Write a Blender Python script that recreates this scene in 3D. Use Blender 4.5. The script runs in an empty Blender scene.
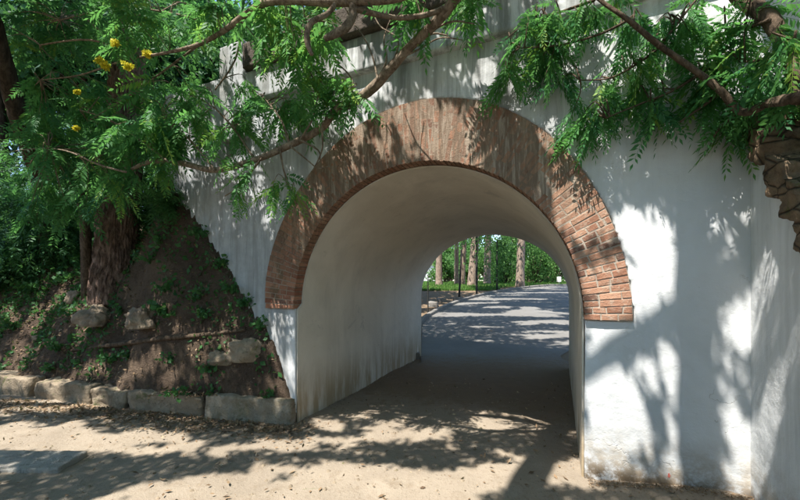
import bpy, bmesh, math, random
import numpy as np
from mathutils import Vector, noise, Matrix

SC = bpy.context.scene
COL = SC.collection
RNG = np.random.default_rng(7)
random.seed(7)

# ------------------------------------------------------------------ frame
F, YH, CAMH = 361.0, 282.76, 1.6          # focal (px of an 800 px wide frame), horizon, eye height
TH = -0.413                               # direction of the bridge face
X0, Y0 = 0.154, 3.53                      # foot of the arch axis on the face
CT, ST = math.cos(TH), math.sin(TH)
U = np.array([CT, ST, 0.0]); A = np.array([-ST, CT, 0.0])
AR, HS, TL = 1.47, 1.30, 4.09             # arch radius, springing height, tunnel length
SUNV, SUNU = 0.47, 0.20                   # metres along A / U per metre of drop
SD = A * SUNV + U * SUNU + np.array([0, 0, -1.0]); SD = SD / np.linalg.norm(SD)

def P(x, y, Z):                           # a point seen at (x, y), Z metres in front of the eye
    return np.array([(x - 400) / F * Z, Z, CAMH + (YH - y) / F * Z])
def W(u, v, h):
    return np.array([X0 + u * CT - v * ST, Y0 + u * ST + v * CT, h])
def uv_of(p):
    dx, dy = p[0] - X0, p[1] - Y0
    return dx * CT + dy * ST, -dx * ST + dy * CT
def onwall(x, y):                         # where the ray meets the bridge face: (u, h)
    k = (x - 400) / F
    u = (k * Y0 - X0) / (CT - k * ST)
    Z = Y0 + u * ST
    return u, CAMH + (YH - y) / F * Z
def pix(p):
    return 400 + F * p[0] / p[1], YH - F * (p[2] - CAMH) / p[1]
def nz(x, y=0.0, z=0.0, s=1.0):
    return noise.noise(Vector((x * s, y * s, z * s)))
def fbm(x, y, z, s=1.0, o=4):
    return noise.fractal(Vector((x * s, y * s, z * s)), 0.6, 2.1, o)

# ------------------------------------------------------------------ objects
def tag(o, label=None, cat=None, group=None, kind=None):
    if label: o['label'] = label
    if cat: o['category'] = cat
    if group: o['group'] = group
    if kind: o['kind'] = kind
    return o
def empty(name, loc, label, cat, group=None, rz=0.0):
    o = bpy.data.objects.new(name, None); COL.objects.link(o)
    o.location = loc; o.rotation_euler = (0, 0, rz); o.empty_display_size = 0.2
    return tag(o, label, cat, group)
def mesh_obj(name, V, Fc, mat, parent=None, smooth=True, tint=None, world=True):
    me = bpy.data.meshes.new(name)
    V = np.asarray(V, dtype=np.float64)
    if parent is not None and world:      # children are given in world space
        m = np.array((Matrix.Translation(parent.location) @ parent.rotation_euler.to_matrix().to_4x4()).inverted())
        V = V @ m[:3, :3].T + m[:3, 3]
    if isinstance(Fc, np.ndarray):
        n, k = Fc.shape
        me.vertices.add(len(V)); me.vertices.foreach_set('co', V.astype(np.float32).ravel())
        me.loops.add(n * k); me.loops.foreach_set('vertex_index', Fc.astype(np.int32).ravel())
        me.polygons.add(n); me.polygons.foreach_set('loop_start', np.arange(0, n * k, k, dtype=np.int32))
        me.update(calc_edges=True)
    else:
        me.from_pydata([tuple(v) for v in V], [], [tuple(f) for f in Fc])
    me.validate()
    if tint is not None and len(tint) == len(me.vertices):
        at = me.attributes.new('tint', 'FLOAT', 'POINT'); at.data.foreach_set('value', np.asarray(tint, np.float32))
    if smooth:
        me.polygons.foreach_set('use_smooth', [True] * len(me.polygons))
    o = bpy.data.objects.new(name, me); COL.objects.link(o)
    if mat: me.materials.append(mat)
    if parent is not None: o.parent = parent
    return o
class MB:
    def __init__(s): s.V = []; s.F = []; s.T = []
    def add(s, v, f, t=0.5):
        b = len(s.V); s.V.extend([tuple(q) for q in v]); s.F.extend([tuple(i + b for i in q) for q in f])
        s.T.extend([t] * len(v))
    def build(s, name, mat, parent=None, smooth=True, world=True):
        return mesh_obj(name, s.V, s.F, mat, parent, smooth, s.T, world)
def catmull(pts, rad, sub=6):
    pts = [np.array(p, float) for p in pts]; n = len(pts); op = []; orr = []
    for i in range(n - 1):
        p0 = pts[max(i - 1, 0)]; p1 = pts[i]; p2 = pts[i + 1]; p3 = pts[min(i + 2, n - 1)]
        for k in range(sub):
            t = k / sub
            op.append(0.5 * ((2 * p1) + (-p0 + p2) * t + (2 * p0 - 5 * p1 + 4 * p2 - p3) * t * t + (-p0 + 3 * p1 - 3 * p2 + p3) * t ** 3))
            orr.append(rad[i] * (1 - t) + rad[i + 1] * t)
    op.append(pts[-1]); orr.append(rad[-1])
    return op, orr
def tube(mb, pts, rad, seg=8, sub=5, rough=0.0, ridge=0.0, t=0.5, rs=9.0):
    p, r = catmull(pts, rad, sub) if len(pts) > 2 or sub > 1 else (pts, rad)
    n = len(p); V = []; Fc = []
    ref = np.array([0.31, 0.77, 0.55])
    for i in range(n):
        d = p[min(i + 1, n - 1)] - p[max(i - 1, 0)]; d = d / (np.linalg.norm(d) + 1e-9)
        a = np.cross(d, ref); a /= np.linalg.norm(a) + 1e-9; b = np.cross(d, a)
        for k in range(seg):
            an = 2 * math.pi * k / seg
            rr = r[i]
            if rough: rr *= 1 + rough * fbm(p[i][0] + math.cos(an) * .2, p[i][1] + math.sin(an) * .2, p[i][2], 6.0, 3)
            if ridge:
                g = noise.fractal(Vector((math.cos(an) * rs * .42, math.sin(an) * rs * .42, p[i][2] * 2.2)), .7, 2.0, 3)
                rr *= 1 + ridge * (abs(g) * 2.2 - .5)
            V.append(p[i] + (a * math.cos(an) + b * math.sin(an)) * rr)
    for i in range(n - 1):
        for k in range(seg):
            k2 = (k + 1) % seg
            Fc.append((i * seg + k, i * seg + k2, (i + 1) * seg + k2, (i + 1) * seg + k))
    Fc.append(tuple(range(seg - 1, -1, -1))); Fc.append(tuple((n - 1) * seg + k for k in range(seg)))
    mb.add(V, Fc, t)
    return p
def grid_faces(nx, ny):
    i = np.arange(nx - 1)[:, None] * ny + np.arange(ny - 1)[None, :]
    i = i.ravel()
    return np.stack([i, i + ny, i + ny + 1, i + 1], 1)

# ------------------------------------------------------------------ materials
class NT:
    def __init__(s, name):
        s.m = bpy.data.materials.new(name); s.m.use_nodes = True
        s.t = s.m.node_tree; s.n = s.t.nodes; s.n.clear()
        s.out = s.n.new('ShaderNodeOutputMaterial')
        s.tc = s.n.new('ShaderNodeTexCoord')
    def link(s, a, b): s.t.links.new(a, b)
    def val(s, sock, v):
        if hasattr(v, 'links') or isinstance(v, bpy.types.NodeSocket): s.link(v, sock)
        elif isinstance(v, (tuple, list)):
            sock.default_value = tuple(v) + ((1.0,) if len(sock.default_value) == 4 and len(v) == 3 else ())
        else: sock.default_value = v
    def mapping(s, scale=(1, 1, 1), loc=(0, 0, 0), rot=(0, 0, 0), src='Object'):
        m = s.n.new('ShaderNodeMapping'); s.link(s.tc.outputs[src], m.inputs[0])
        m.inputs['Scale'].default_value = scale; m.inputs['Location'].default_value = loc; m.inputs['Rotation'].default_value = rot
        return m.outputs[0]
    def noise(s, vec, scale, detail=5, rough=.6, dist=0.0):
        x = s.n.new('ShaderNodeTexNoise'); s.link(vec, x.inputs['Vector'])
        x.inputs['Scale'].default_value = scale; x.inputs['Detail'].default_value = detail
        x.inputs['Roughness'].default_value = rough; x.inputs['Distortion'].default_value = dist
        return x.outputs['Fac']
    def voro(s, vec, scale, feat='F1', out='Distance'):
        x = s.n.new('ShaderNodeTexVoronoi'); x.feature = feat; s.link(vec, x.inputs['Vector']); x.inputs['Scale'].default_value = scale
        return x.outputs[out]
    def ramp(s, fac, a, b, ca=0.0, cb=1.0):
        x = s.n.new('ShaderNodeMapRange'); x.clamp = True; x.interpolation_type = 'SMOOTHSTEP'
        s.link(fac, x.inputs[0]); x.inputs[1].default_value = a; x.inputs[2].default_value = b
        x.inputs[3].default_value = ca; x.inputs[4].default_value = cb
        return x.outputs[0]
    def math(s, op, a, b=0.0):
        x = s.n.new('ShaderNodeMath'); x.operation = op; x.use_clamp = False
        s.val(x.inputs[0], a); s.val(x.inputs[1], b)
        return x.outputs[0]
    def mix(s, fac, a, b, mode='MIX'):
        x = s.n.new('ShaderNodeMix'); x.data_type = 'RGBA'; x.blend_type = mode
        s.val(x.inputs[0], fac); s.val(x.inputs[6], a); s.val(x.inputs[7], b)
        return x.outputs[2]
    def sep(s, vec):
        x = s.n.new('ShaderNodeSeparateXYZ'); s.link(vec, x.inputs[0]); return x.outputs
    def attr(s, name):
        x = s.n.new('ShaderNodeAttribute'); x.attribute_name = name; return x.outputs['Fac']
    def island(s):
        x = s.n.new('ShaderNodeNewGeometry'); return x.outputs['Random Per Island']
    def bump(s, h, strength=.5, dist=.02, nrm=None):
        x = s.n.new('ShaderNodeBump'); s.link(h, x.inputs['Height'])
        x.inputs['Strength'].default_value = strength; x.inputs['Distance'].default_value = dist
        if nrm: s.link(nrm, x.inputs['Normal'])
        return x.outputs[0]
    def done(s, col, rough=.85, nrm=None, spec=.25):
        b = s.n.new('ShaderNodeBsdfPrincipled'); s.val(b.inputs['Base Color'], col); s.val(b.inputs['Roughness'], rough)
        b.inputs['Specular IOR Level'].default_value = spec
        if nrm: s.link(nrm, b.inputs['Normal'])
        s.link(b.outputs[0], s.out.inputs[0])
        return s.m

def m_limewash(name, dirty=0.0, frieze=False):
    t = NT(name); o = t.mapping(); xyz = t.sep(o)
    big = t.noise(o, .9, 5, .62, .3)
    streak = t.noise(t.mapping((5.5, 5.5, .42)), 1.0, 6, .68, .25)
    fine = t.noise(t.mapping((26, 26, 2.2)), 1.0, 4, .7)
    blot = t.noise(o, 6.5, 6, .72)
    speck = t.noise(o, 46, 3, .7)
    c = t.mix(t.ramp(big, .35, .7), (.70, .705, .70), (.59, .595, .585))
    c = t.mix(t.math('MULTIPLY', t.ramp(xyz[0], -.9, -2.0), t.ramp(xyz[2], .7, 1.5, 0.0, .75)), c, t.mix(t.ramp(blot, .35, .65), (.47, .485, .505), (.33, .345, .365)))  # left wall greyed: old dirty paint plus bluish shade put into the colour
    # rain streaks and grime running down from the coping, most on the left part and under the frieze
    high = t.ramp(xyz[2], 2.0, 3.3)
    left = t.ramp(xyz[0], .4, -2.0)
    zone = t.math('MAXIMUM', t.math('MULTIPLY', t.math('MULTIPLY', high, t.ramp(xyz[0], 1.9, .7, .45, 1.0)), 1.0), t.math('MULTIPLY', left, .75))
    zone = t.math('ADD', zone, dirty)
    st = t.math('MULTIPLY', t.ramp(streak, .36, .66), zone)
    c = t.mix(st, c, (.26, .26, .25))
    c = t.mix(t.math('MULTIPLY', t.ramp(fine, .52, .74), t.math('MULTIPLY', zone, .55)), c, (.17, .165, .15))
    c = t.mix(t.math('MULTIPLY', t.ramp(blot, .56, .72), t.math('ADD', t.math('MULTIPLY', zone, .55), .07)), c, (.40, .39, .36))
    # splashed mud at the foot
    foot = t.math('MULTIPLY', t.ramp(xyz[2], .55, .06), t.ramp(blot, .38, .6))
    c = t.mix(t.math('MULTIPLY', foot, .75), c, (.36, .27, .16))
    c = t.mix(t.math('MULTIPLY', t.ramp(xyz[2], .22, .06), t.ramp(blot, .3, .55)), c, (.13, .095, .06))
    crk = t.n.new('ShaderNodeTexVoronoi'); crk.feature = 'DISTANCE_TO_EDGE'; crk.inputs['Scale'].default_value = 1.1
    va = t.n.new('ShaderNodeVectorMath'); va.operation = 'ADD'; t.link(o, va.inputs[0])
    nn = t.n.new('ShaderNodeTexNoise'); t.link(o, nn.inputs['Vector']); nn.inputs['Scale'].default_value = 3.2; nn.inputs['Detail'].default_value = 6
    t.link(nn.outputs['Color'], va.inputs[1]); t.link(va.outputs[0], crk.inputs['Vector'])
    ck = t.math('MULTIPLY', t.ramp(crk.outputs['Distance'], .0075, .002), t.ramp(t.noise(o, .8, 3, .6), .56, .64))
    c = t.mix(t.math('MULTIPLY', ck, .6), c, (.40, .38, .34))
    flk = t.ramp(t.noise(o, 3.4, 7, .78, .4), .655, .672)
    c = t.mix(t.math('MULTIPLY', flk, .55), c, (.52, .50, .46))
    # small chips through the paint
    c = t.mix(t.math('MULTIPLY', t.ramp(t.noise(o, 17, 5, .8), .70, .735), .6), c, (.30, .25, .20))
    h = t.math('ADD', t.math('MULTIPLY', t.noise(o, 3.0, 3, .5), 1.6), t.math('ADD', t.math('MULTIPLY', blot, .55), t.math('MULTIPLY', speck, .14)))
    h = t.math('SUBTRACT', h, t.math('ADD', t.math('MULTIPLY', flk, .18), t.math('MULTIPLY', ck, .3)))
    return t.done(c, .9, t.bump(h, .42, .03), .2)

def m_brick():
    t = NT('weathered brick'); o = t.mapping(); xyz = t.sep(o)
    r = t.island()
    n1 = t.noise(o, 22, 5, .7); n2 = t.noise(o, 90, 3, .6)
    c = t.mix(r, (.22, .09, .055), (.42, .21, .13))
    c = t.mix(t.ramp(xyz[0], .3, 1.2, 0, .45), c, t.mix(r, (.40, .20, .125), (.55, .34, .23)))
    c = t.mix(t.ramp(t.math('FRACT', t.math('MULTIPLY', r, 7.3)), .7, 1.0), c, (.17, .09, .065))
    c = t.mix(t.math('MULTIPLY', t.ramp(n1, .48, .66), t.ramp(xyz[0], -1.2, .2, .2, .65)), c, (.46, .36, .275))
    c = t.mix(t.math('MULTIPLY', t.ramp(t.noise(o, 5, 5, .7), .5, .66), t.ramp(xyz[0], .4, -.8, .1, .75)), c, (.10, .085, .05))
    # mineral runs over the crown of the arch
    st = t.noise(t.mapping((21, 21, 1.5)), 1.0, 6, .75, .4)
    st2 = t.noise(t.mapping((10, 10, 1.3), (3, 1, 7)), 1.0, 6, .75, .5)
    up = t.ramp(t.math('ADD', xyz[2], t.math('MULTIPLY', xyz[0], -.12)), 1.7, 2.3)
    c = t.mix(t.math('MULTIPLY', t.ramp(st, .36, .54), t.math('MULTIPLY', up, .72)), c, (.20, .13, .088))
    c = t.mix(t.math('MULTIPLY', t.ramp(st2, .50, .68), t.math('MULTIPLY', up, .65)), c, (.42, .31, .22))
    c = t.mix(t.math('MULTIPLY', t.ramp(t.noise(t.mapping((30, 30, 2.6)), 1, 4, .8), .55, .7), t.math('MULTIPLY', up, .7)), c, (.10, .08, .06))
    h = t.math('ADD', n1, t.math('MULTIPLY', n2, .4))
    return t.done(c, .92, t.bump(h, .7, .012), .15)

def m_mortar():
    t = NT('old mortar'); o = t.mapping(); xyz = t.sep(o)
    c = t.mix(t.noise(o, 14, 5, .7), (.27, .205, .15), (.40, .32, .245))
    c = t.mix(t.ramp(xyz[0], .2, 1.1, 0, .55), c, (.50, .43, .35))
    st = t.noise(t.mapping((21, 21, 1.5)), 1.0, 6, .75, .4)
    st2 = t.noise(t.mapping((10, 10, 1.3), (3, 1, 7)), 1.0, 6, .75, .5)
    up = t.ramp(t.math('ADD', xyz[2], t.math('MULTIPLY', xyz[0], -.12)), 1.7, 2.3)
    c = t.mix(t.math('MULTIPLY', t.ramp(st, .36, .54), t.math('MULTIPLY', up, .85)), c, (.15, .10, .068))
    c = t.mix(t.math('MULTIPLY', t.ramp(st2, .50, .68), t.math('MULTIPLY', up, .65)), c, (.36, .27, .19))
    return t.done(c, .95, t.bump(t.noise(o, 60, 4, .7), .6, .01), .1)

def m_vault():
    t = NT('cream plaster'); o = t.mapping(); xyz = t.sep(o)
    big = t.noise(o, 1.3, 5, .6, .4); b2 = t.noise(o, 7, 5, .7)
    c = t.mix(t.ramp(big, .32, .68), (.70, .635, .53), (.60, .54, .445))
    c = t.mix(t.math('MULTIPLY', t.ramp(b2, .58, .75), .25), c, (.36, .33, .28))
    c = t.mix(t.math('MULTIPLY', t.ramp(t.noise(t.mapping((3, 3, .35)), 1, 5, .7), .5, .75), .25), c, (.34, .31, .26))
    c = t.mix(t.math('MULTIPLY', t.ramp(xyz[2], .75, .1), t.ramp(t.noise(t.mapping((6, 6, .8)), 1, 5, .7), .35, .6)), c, (.38, .29, .18))
    c = t.mix(t.math('MULTIPLY', t.ramp(t.noise(o, 19, 4, .8), .69, .73), .55), c, (.20, .16, .12))
    fl = t.ramp(t.noise(o, 2.4, 7, .76, .5), .63, .65); c = t.mix(t.math('MULTIPLY', fl, .5), c, (.40, .37, .32))
    c = t.mix(t.math('MULTIPLY', t.ramp(t.noise(t.mapping((1.2, 9, 9)), 1.0, 5, .75), .66, .70), .4), c, (.28, .24, .19))
    h = t.math('ADD', t.math('MULTIPLY', t.noise(o, 2.6, 3, .5), 1.5), t.math('SUBTRACT', t.math('MULTIPLY', b2, .6), t.math('MULTIPLY', fl, .25)))
    return t.done(c, .8, t.bump(h, .35, .03), .3)

def m_ground():
    t = NT('sandy dirt'); o = t.mapping(); xyz = t.sep(o)
    n1 = t.noise(o, .8, 6, .62, .3); n2 = t.noise(o, 5.5, 6, .72); n3 = t.noise(o, 34, 4, .7); n4 = t.noise(o, 130, 3, .7)
    c = t.mix(t.ramp(n1, .3, .7), (.33, .272, .205), (.25, .205, .155))
    c = t.mix(t.math('MULTIPLY', t.ramp(n2, .5, .7), .55), c, (.20, .15, .10))
    c = t.mix(t.math('MULTIPLY', t.ramp(n3, .56, .70), .5), c, (.15, .11, .075))
    c = t.mix(t.math('MULTIPLY', t.ramp(n4, .60, .70), .5), c, (.52, .45, .36))
    # tufts of moss in the worn ground
    c = t.mix(t.math('MULTIPLY', t.ramp(t.noise(t.mapping((1.1, 2.3, 1), (4, 2, 0)), 1.7, 6, .75), .64, .72), .7), c, (.13, .15, .06))
    # bark mulch in the park behind
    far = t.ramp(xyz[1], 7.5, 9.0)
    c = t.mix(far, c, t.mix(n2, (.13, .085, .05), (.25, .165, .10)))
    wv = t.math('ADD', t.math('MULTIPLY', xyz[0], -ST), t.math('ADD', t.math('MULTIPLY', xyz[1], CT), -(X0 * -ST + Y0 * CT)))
    c = t.mix(t.ramp(t.math('ADD', wv, t.math('MULTIPLY', n2, 1.2)), 1.5, 2.3, 0, .8), c, t.mix(n2, (.15, .105, .066), (.23, .165, .105)))  # browner and darker tunnel floor: shade under the arch put into the dirt colour
    h = t.math('ADD', t.math('MULTIPLY', n2, .7), t.math('ADD', t.math('MULTIPLY', n3, .45), t.math('MULTIPLY', n4, .22)))
    return t.done(c, .95, t.bump(h, .75, .03), .12)

def m_road():
    t = NT('worn grey road'); o = t.mapping(); xyz = t.sep(o)
    n1 = t.noise(o, .7, 5, .6); n2 = t.noise(o, 6, 6, .75); n3 = t.noise(o, 60, 3, .7)
    c = t.mix(t.ramp(n1, .3, .7), (.165, .157, .145), (.205, .195, .18))
    c = t.mix(t.math('MULTIPLY', t.ramp(n2, .5, .68), .5), c, (.17, .155, .13))
    c = t.mix(t.math('MULTIPLY', t.ramp(n3, .56, .68), .6), c, (.14, .12, .10))
    near = t.ramp(t.math('ADD', xyz[1], t.math('MULTIPLY', t.math('SUBTRACT', n2, .5), 3.0)), 8.6, 6.6)
    c = t.mix(near, c, t.mix(n2, (.15, .105, .066), (.23, .165, .105)))  # road start takes the tunnel floor's shade-darkened dirt colour
    return t.done(c, .9, t.bump(t.math('ADD', n2, t.math('MULTIPLY', n3, .4)), .6, .02), .2)

def m_soil():
    t = NT('dark bank soil'); o = t.mapping()
    n1 = t.noise(o, 1.6, 6, .66); n2 = t.noise(o, 11, 6, .75); n3 = t.noise(o, 55, 4, .75)
    c = t.mix(t.ramp(n1, .35, .7), (.085, .060, .044), (.165, .118, .082))
    c = t.mix(t.math('MULTIPLY', t.ramp(n2, .52, .68), .6), c, (.035, .025, .018))
    c = t.mix(t.math('MULTIPLY', t.ramp(n3, .58, .68), .7), c, (.27, .20, .14))
    h = t.math('ADD', n2, t.math('MULTIPLY', n3, .5))
    return t.done(c, .97, t.bump(h, 1.0, .05), .1)

def m_stone(name, a, b, moss=.5, joints=False):
    t = NT(name); o = t.mapping()
    n1 = t.noise(o, 4, 6, .7); n2 = t.noise(o, 22, 5, .75); n3 = t.noise(o, 80, 3, .7)
    c = t.mix(t.ramp(n1, .35, .68), a, b)
    c = t.mix(t.math('MULTIPLY', t.ramp(n2, .53, .66), .6), c, tuple(x * .4 for x in a))
    c = t.mix(t.math('MULTIPLY', t.ramp(t.noise(o, 3.1, 6, .75, .3), .56, .66), moss), c, (.10, .115, .04))
    vj = t.voro(t.mapping((1, 1, 1.7)), 5.5, 'DISTANCE_TO_EDGE') if joints else None
    if joints: c = t.mix(t.ramp(vj, .05, .0, 0, .85), c, (.03, .024, .018)); n2 = t.math('ADD', n2, t.ramp(vj, 0, .07, 0, 1.2))
    return t.done(c, .93, t.bump(t.math('ADD', n1, t.math('ADD', n2, t.math('MULTIPLY', n3, .3))), .8, .03), .15)

def m_bark(name, a, b, zs=.22):
    t = NT(name)
    v = t.mapping((1, 1, zs)); n1 = t.noise(v, 26, 6, .7, .6); n2 = t.noise(t.mapping(), 6, 4, .6); n3 = t.noise(t.mapping(), 60, 4, .7)
    c = t.mix(t.ramp(n1, .36, .66), a, b)
    c = t.mix(t.math('MULTIPLY', t.ramp(n2, .5, .75), .4), c, tuple(min(1, x * 1.5) for x in b))
    return t.done(c, .95, t.bump(t.math('ADD', n1, t.math('MULTIPLY', n3, .3)), .9, .03), .12)

def m_leaf(name, a, b, c3, trans=.52, rough=.55):
    t = NT(name); ti = t.attr('tint'); ri = t.island()
    f = t.math('ADD', t.math('MULTIPLY', ti, .72), t.math('MULTIPLY', ri, .28))
    c = t.mix(t.ramp(f, 0.05, .62), a, b); c = t.mix(t.ramp(f, .66, 1.0), c, c3)
    b1 = t.n.new('ShaderNodeBsdfPrincipled'); t.link(c, b1.inputs['Base Color']); b1.inputs['Roughness'].default_value = rough
    b1.inputs['Specular IOR Level'].default_value = .25
    tr = t.n.new('ShaderNodeBsdfTranslucent'); t.link(t.mix(.55, c, (.15, .36, .07), 'MIX'), tr.inputs[0])
    mx = t.n.new('ShaderNodeMixShader'); mx.inputs[0].default_value = trans
    t.link(b1.outputs[0], mx.inputs[1]); t.link(tr.outputs[0], mx.inputs[2]); t.link(mx.outputs[0], t.out.inputs[0])
    return t.m

def m_plain(name, a, b, sc=12, rough=.85, bump=.4):
    t = NT(name); o = t.mapping(); n = t.noise(o, sc, 5, .7)
    return t.done(t.mix(n, a, b), rough, t.bump(n, bump, .01), .2)

M = dict(
    wall=m_limewash('limewashed plaster'), frieze=m_limewash('stained limewash', .28), wing=m_limewash('streaked limewash', .22),
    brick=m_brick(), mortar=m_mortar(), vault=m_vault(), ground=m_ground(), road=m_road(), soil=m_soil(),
    kerb=m_stone('mossy kerb stone', (.36, .285, .20), (.23, .18, .125), .8),
    concrete=m_stone('stained concrete', (.38, .33, .255), (.26, .20, .13), .3),
    slab=m_stone('grey concrete', (.42, .39, .34), (.33, .30, .255), .2),
    rock=m_stone('tan rock', (.36, .28, .20), (.22, .17, .125), .2),
    coping=m_stone('dark coping stone', (.13, .105, .085), (.075, .062, .05), .5),
    capstone=m_stone('brown capping stone', (.25, .175, .11), (.10, .072, .05), .7, True),
    kerbfar=m_stone('pale kerb stone', (.27, .245, .215), (.2, .185, .165), .0),
    pine=m_bark('pine bark', (.065, .04, .03), (.28, .185, .14), .3),
    dark=m_bark('dark bark', (.035, .025, .018), (.09, .065, .048)),
    limb=m_bark('tan bark', (.14, .10, .07), (.33, .26, .19), .5),
    brown=m_bark('brown bark', (.06, .042, .028), (.16, .115, .08), .5),
    park=m_bark('park bark', (.20, .145, .11), (.42, .32, .25)),
    leaf=m_leaf('pinnate leaf', (.034, .15, .066), (.105, .29, .082), (.31, .47, .075)),
    leafd=m_leaf('dark leaf', (.022, .075, .040), (.05, .15, .055), (.13, .25, .05), .35),
    leafp=m_leaf('park leaf', (.055, .14, .04), (.11, .23, .06), (.24, .33, .09), .45),
    ivy=m_leaf('weed leaf', (.025, .085, .035), (.06, .165, .05), (.14, .25, .06), .3),
    grass=m_leaf('grass blade', (.05, .13, .025), (.09, .2, .035), (.17, .27, .06), .3),
    litter=m_leaf('dry litter', (.10, .06, .036), (.26, .17, .10), (.50, .38, .25), .1, .8),
    flower=m_leaf('yellow blossom', (.62, .48, .02), (.78, .62, .03), (.85, .72, .06), .35),
    white=m_plain('white paint', (.78, .78, .76), (.68, .68, .66)),
    red=m_plain('red paint', (.55, .16, .12), (.40, .10, .08)),
    iron=m_plain('dark painted post', (.03, .03, .028), (.05, .047, .04)),
)

# ------------------------------------------------------------------ ground
def sm(a, b, x):
    t = min(1.0, max(0.0, (x - a) / (b - a))); return t * t * (3 - 2 * t)
def gz(x, y):
    z = 0.0
    if y > 8.6:
        yy = min(y, 22.8); z += .1 * (yy - 9.0) if yy > 9.4 else .1 * (yy - 8.6) ** 2 / 1.6 * .8
        if y > 22.8: z += .03 * (1 - math.exp(-(y - 22.8) / 20)) * 5
    u, v = uv_of((x, y))
    if v < .4:                            # soil heaped against the foot of the wall on the right
        z += .10 * sm(1.35, 2.3, u) * sm(-1.0, -.05, v)
    return z
def gmicro(x, y):
    a = fbm(x, y, 0, .9, 3) * .022 + fbm(x, y, 3, 5, 3) * .010 + fbm(x, y, 9, 22, 2) * .0025
    return a * sm(60, 10, y)

xs = np.concatenate([[-220, -140, -90, -60, -40, -26, -18, -13, -10, -8.2], np.arange(-7, 3.6, .05), [4, 4.7, 5.6, 7, 9, 12, 16, 22, 32, 50, 80, 130, 220]])
ys = np.concatenate([[-160, -90, -50, -28, -15, -8, -4, -2, -.8], np.arange(0, 7.4, .05), np.arange(7.5, 24, .35), [25, 27, 30, 35, 42, 55, 75, 110, 170, 260, 400]])
V = np.array([(x, y, gz(x, y) + gmicro(x, y)) for x in xs for y in ys])
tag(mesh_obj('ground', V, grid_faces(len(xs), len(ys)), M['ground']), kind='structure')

KERB = [(.40, 7.2), (.46, 8.4), (.60, 10.2), (.78, 11.9), (1.7, 14.3), (3.25, 17.0), (5.0, 19.2), (8.0, 21.9), (12.5, 24.2), (20, 26.5), (34, 29)]
kp, _ = catmull([(a, b, 0) for a, b in KERB], [0] * len(KERB), 10)
kp = np.array(kp)
# the road sheet: from inside the tunnel out between the kerb and the added trees on the right
V = []; R = 14
st = [(-.2 + .4 * i / 12) for i in range(0)]
for p in [np.array((-.95, 5.0, 0)), np.array((-.3, 6.4, 0))] + list(kp):
    for k in range(R + 1):
        f = k / R
        x = p[0] + .02 + f * (2.9 + max(0, p[1] - 9) * .55); y = p[1] + -f * (1.25 + max(0, (p[1] - 9)) * .18)
        V.append((x, y, gz(x, y) + gmicro(x, y) * .4 + (.016 if p[1] > 6 else -.05)))
V = np.array(V)
tag(mesh_obj('road', V, grid_faces(len(V) // (R + 1), R + 1), M['road']), kind='structure')
# pale kerb along the road
mb = MB(); prof = [(-.16, -.1), (-.15, .115), (-.13, .13), (-.03, .13), (0, .11), (.01, -.1)]
ring = []
for i in range(4, len(kp)):
    d = kp[min(i + 1, len(kp) - 1)] - kp[i - 1]; d /= np.linalg.norm(d); s = np.array((d[1], -d[0], 0))
    w = 1 + .12 * nz(i * .9); base = kp[i] + s * .02 * nz(i * .7, 4)
    ring.append([base + s * a * w + np.array((0, 0, gz(*kp[i][:2]) + b + .012 * nz(i * .8, 2))) for a, b in prof])
n = len(prof); Fc = [(i * n + k, i * n + k + 1, (i + 1) * n + k + 1, (i + 1) * n + k) for i in range(len(ring) - 1) for k in range(n - 1)]
Fc += [tuple(range(n)), tuple((len(ring) - 1) * n + k for k in range(n - 1, -1, -1))]
mb.add([q for r in ring for q in r], Fc)
tag(mb.build('kerb', M['kerbfar'], None, False), 'pale stone kerb curving along the road beyond the tunnel', 'kerb')

# ------------------------------------------------------------------ the bridge
BR = empty('footbridge', W(0, 0, 0), 'whitewashed footbridge with a brick ringed arch and a tunnel through it', 'bridge', None, TH)
def local(name, V, Fc, mat, smooth=False, parent=BR):
    return mesh_obj(name, V, Fc, mat, parent, smooth, None, False)
def soften(o, vox, amp, scale=.6):
    r = o.modifiers.new('remesh', 'REMESH'); r.mode = 'VOXEL'; r.voxel_size = vox; r.use_smooth_shade = True
    tx = bpy.data.textures.new(o.name + '_relief', 'CLOUDS'); tx.noise_scale = scale; tx.noise_depth = 3
    d = o.modifiers.new('relief', 'DISPLACE'); d.texture = tx; d.strength = amp; d.mid_level = .5; d.texture_coords = 'GLOBAL'
    t2 = bpy.data.textures.new(o.name + '_chips', 'CLOUDS'); t2.noise_scale = .09; t2.noise_depth = 4
    d2 = o.modifiers.new('chips', 'DISPLACE'); d2.texture = t2; d2.strength = min(amp * .5, .008); d2.mid_level = .5; d2.texture_coords = 'GLOBAL'
def prism(outline, v0, v1):               # polygon in (u, h), pushed from v0 to v1
    n = len(outline)
    V = [(u, v0, h) for u, h in outline] + [(u, v1, h) for u, h in outline]
    Fc = [tuple(range(n)), tuple(range(2 * n - 1, n - 1, -1))] + [(i, i + n, (i + 1) % n + n, (i + 1) % n) for i in range(n)]
    return V, Fc
OUT = [(267, 310), (267.5, 282), (271, 257), (277, 237), (287, 215), (304, 186), (320, 164), (340, 140), (360, 124), (380, 112), (400, 105), (420, 102), (440, 101), (460, 102), (480, 105), (506, 109), (528, 116), (540, 124), (552, 138), (576, 164), (594, 188), (606, 210), (613, 228), (619, 242), (626, 262), (631, 290), (633, 319)]
pol = []
for q in OUT:
    u, h = onwall(*q); pol.append((math.atan2(h - HS, u), math.hypot(u, h - HS)))
pol = np.array(pol); CO = np.polyfit(pol[:, 0], pol[:, 1], 7)
def rout(a): return float(np.polyval(CO, min(max(a, 0.0), math.pi)))
LP = 1.472
arcs = [math.pi * i / 72 for i in range(73)]
outl = [(-3.75, -.4), (-3.75, 4.22), (5.2, 4.22), (5.2, -.4), (LP, -.4), (LP, HS)]
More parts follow.
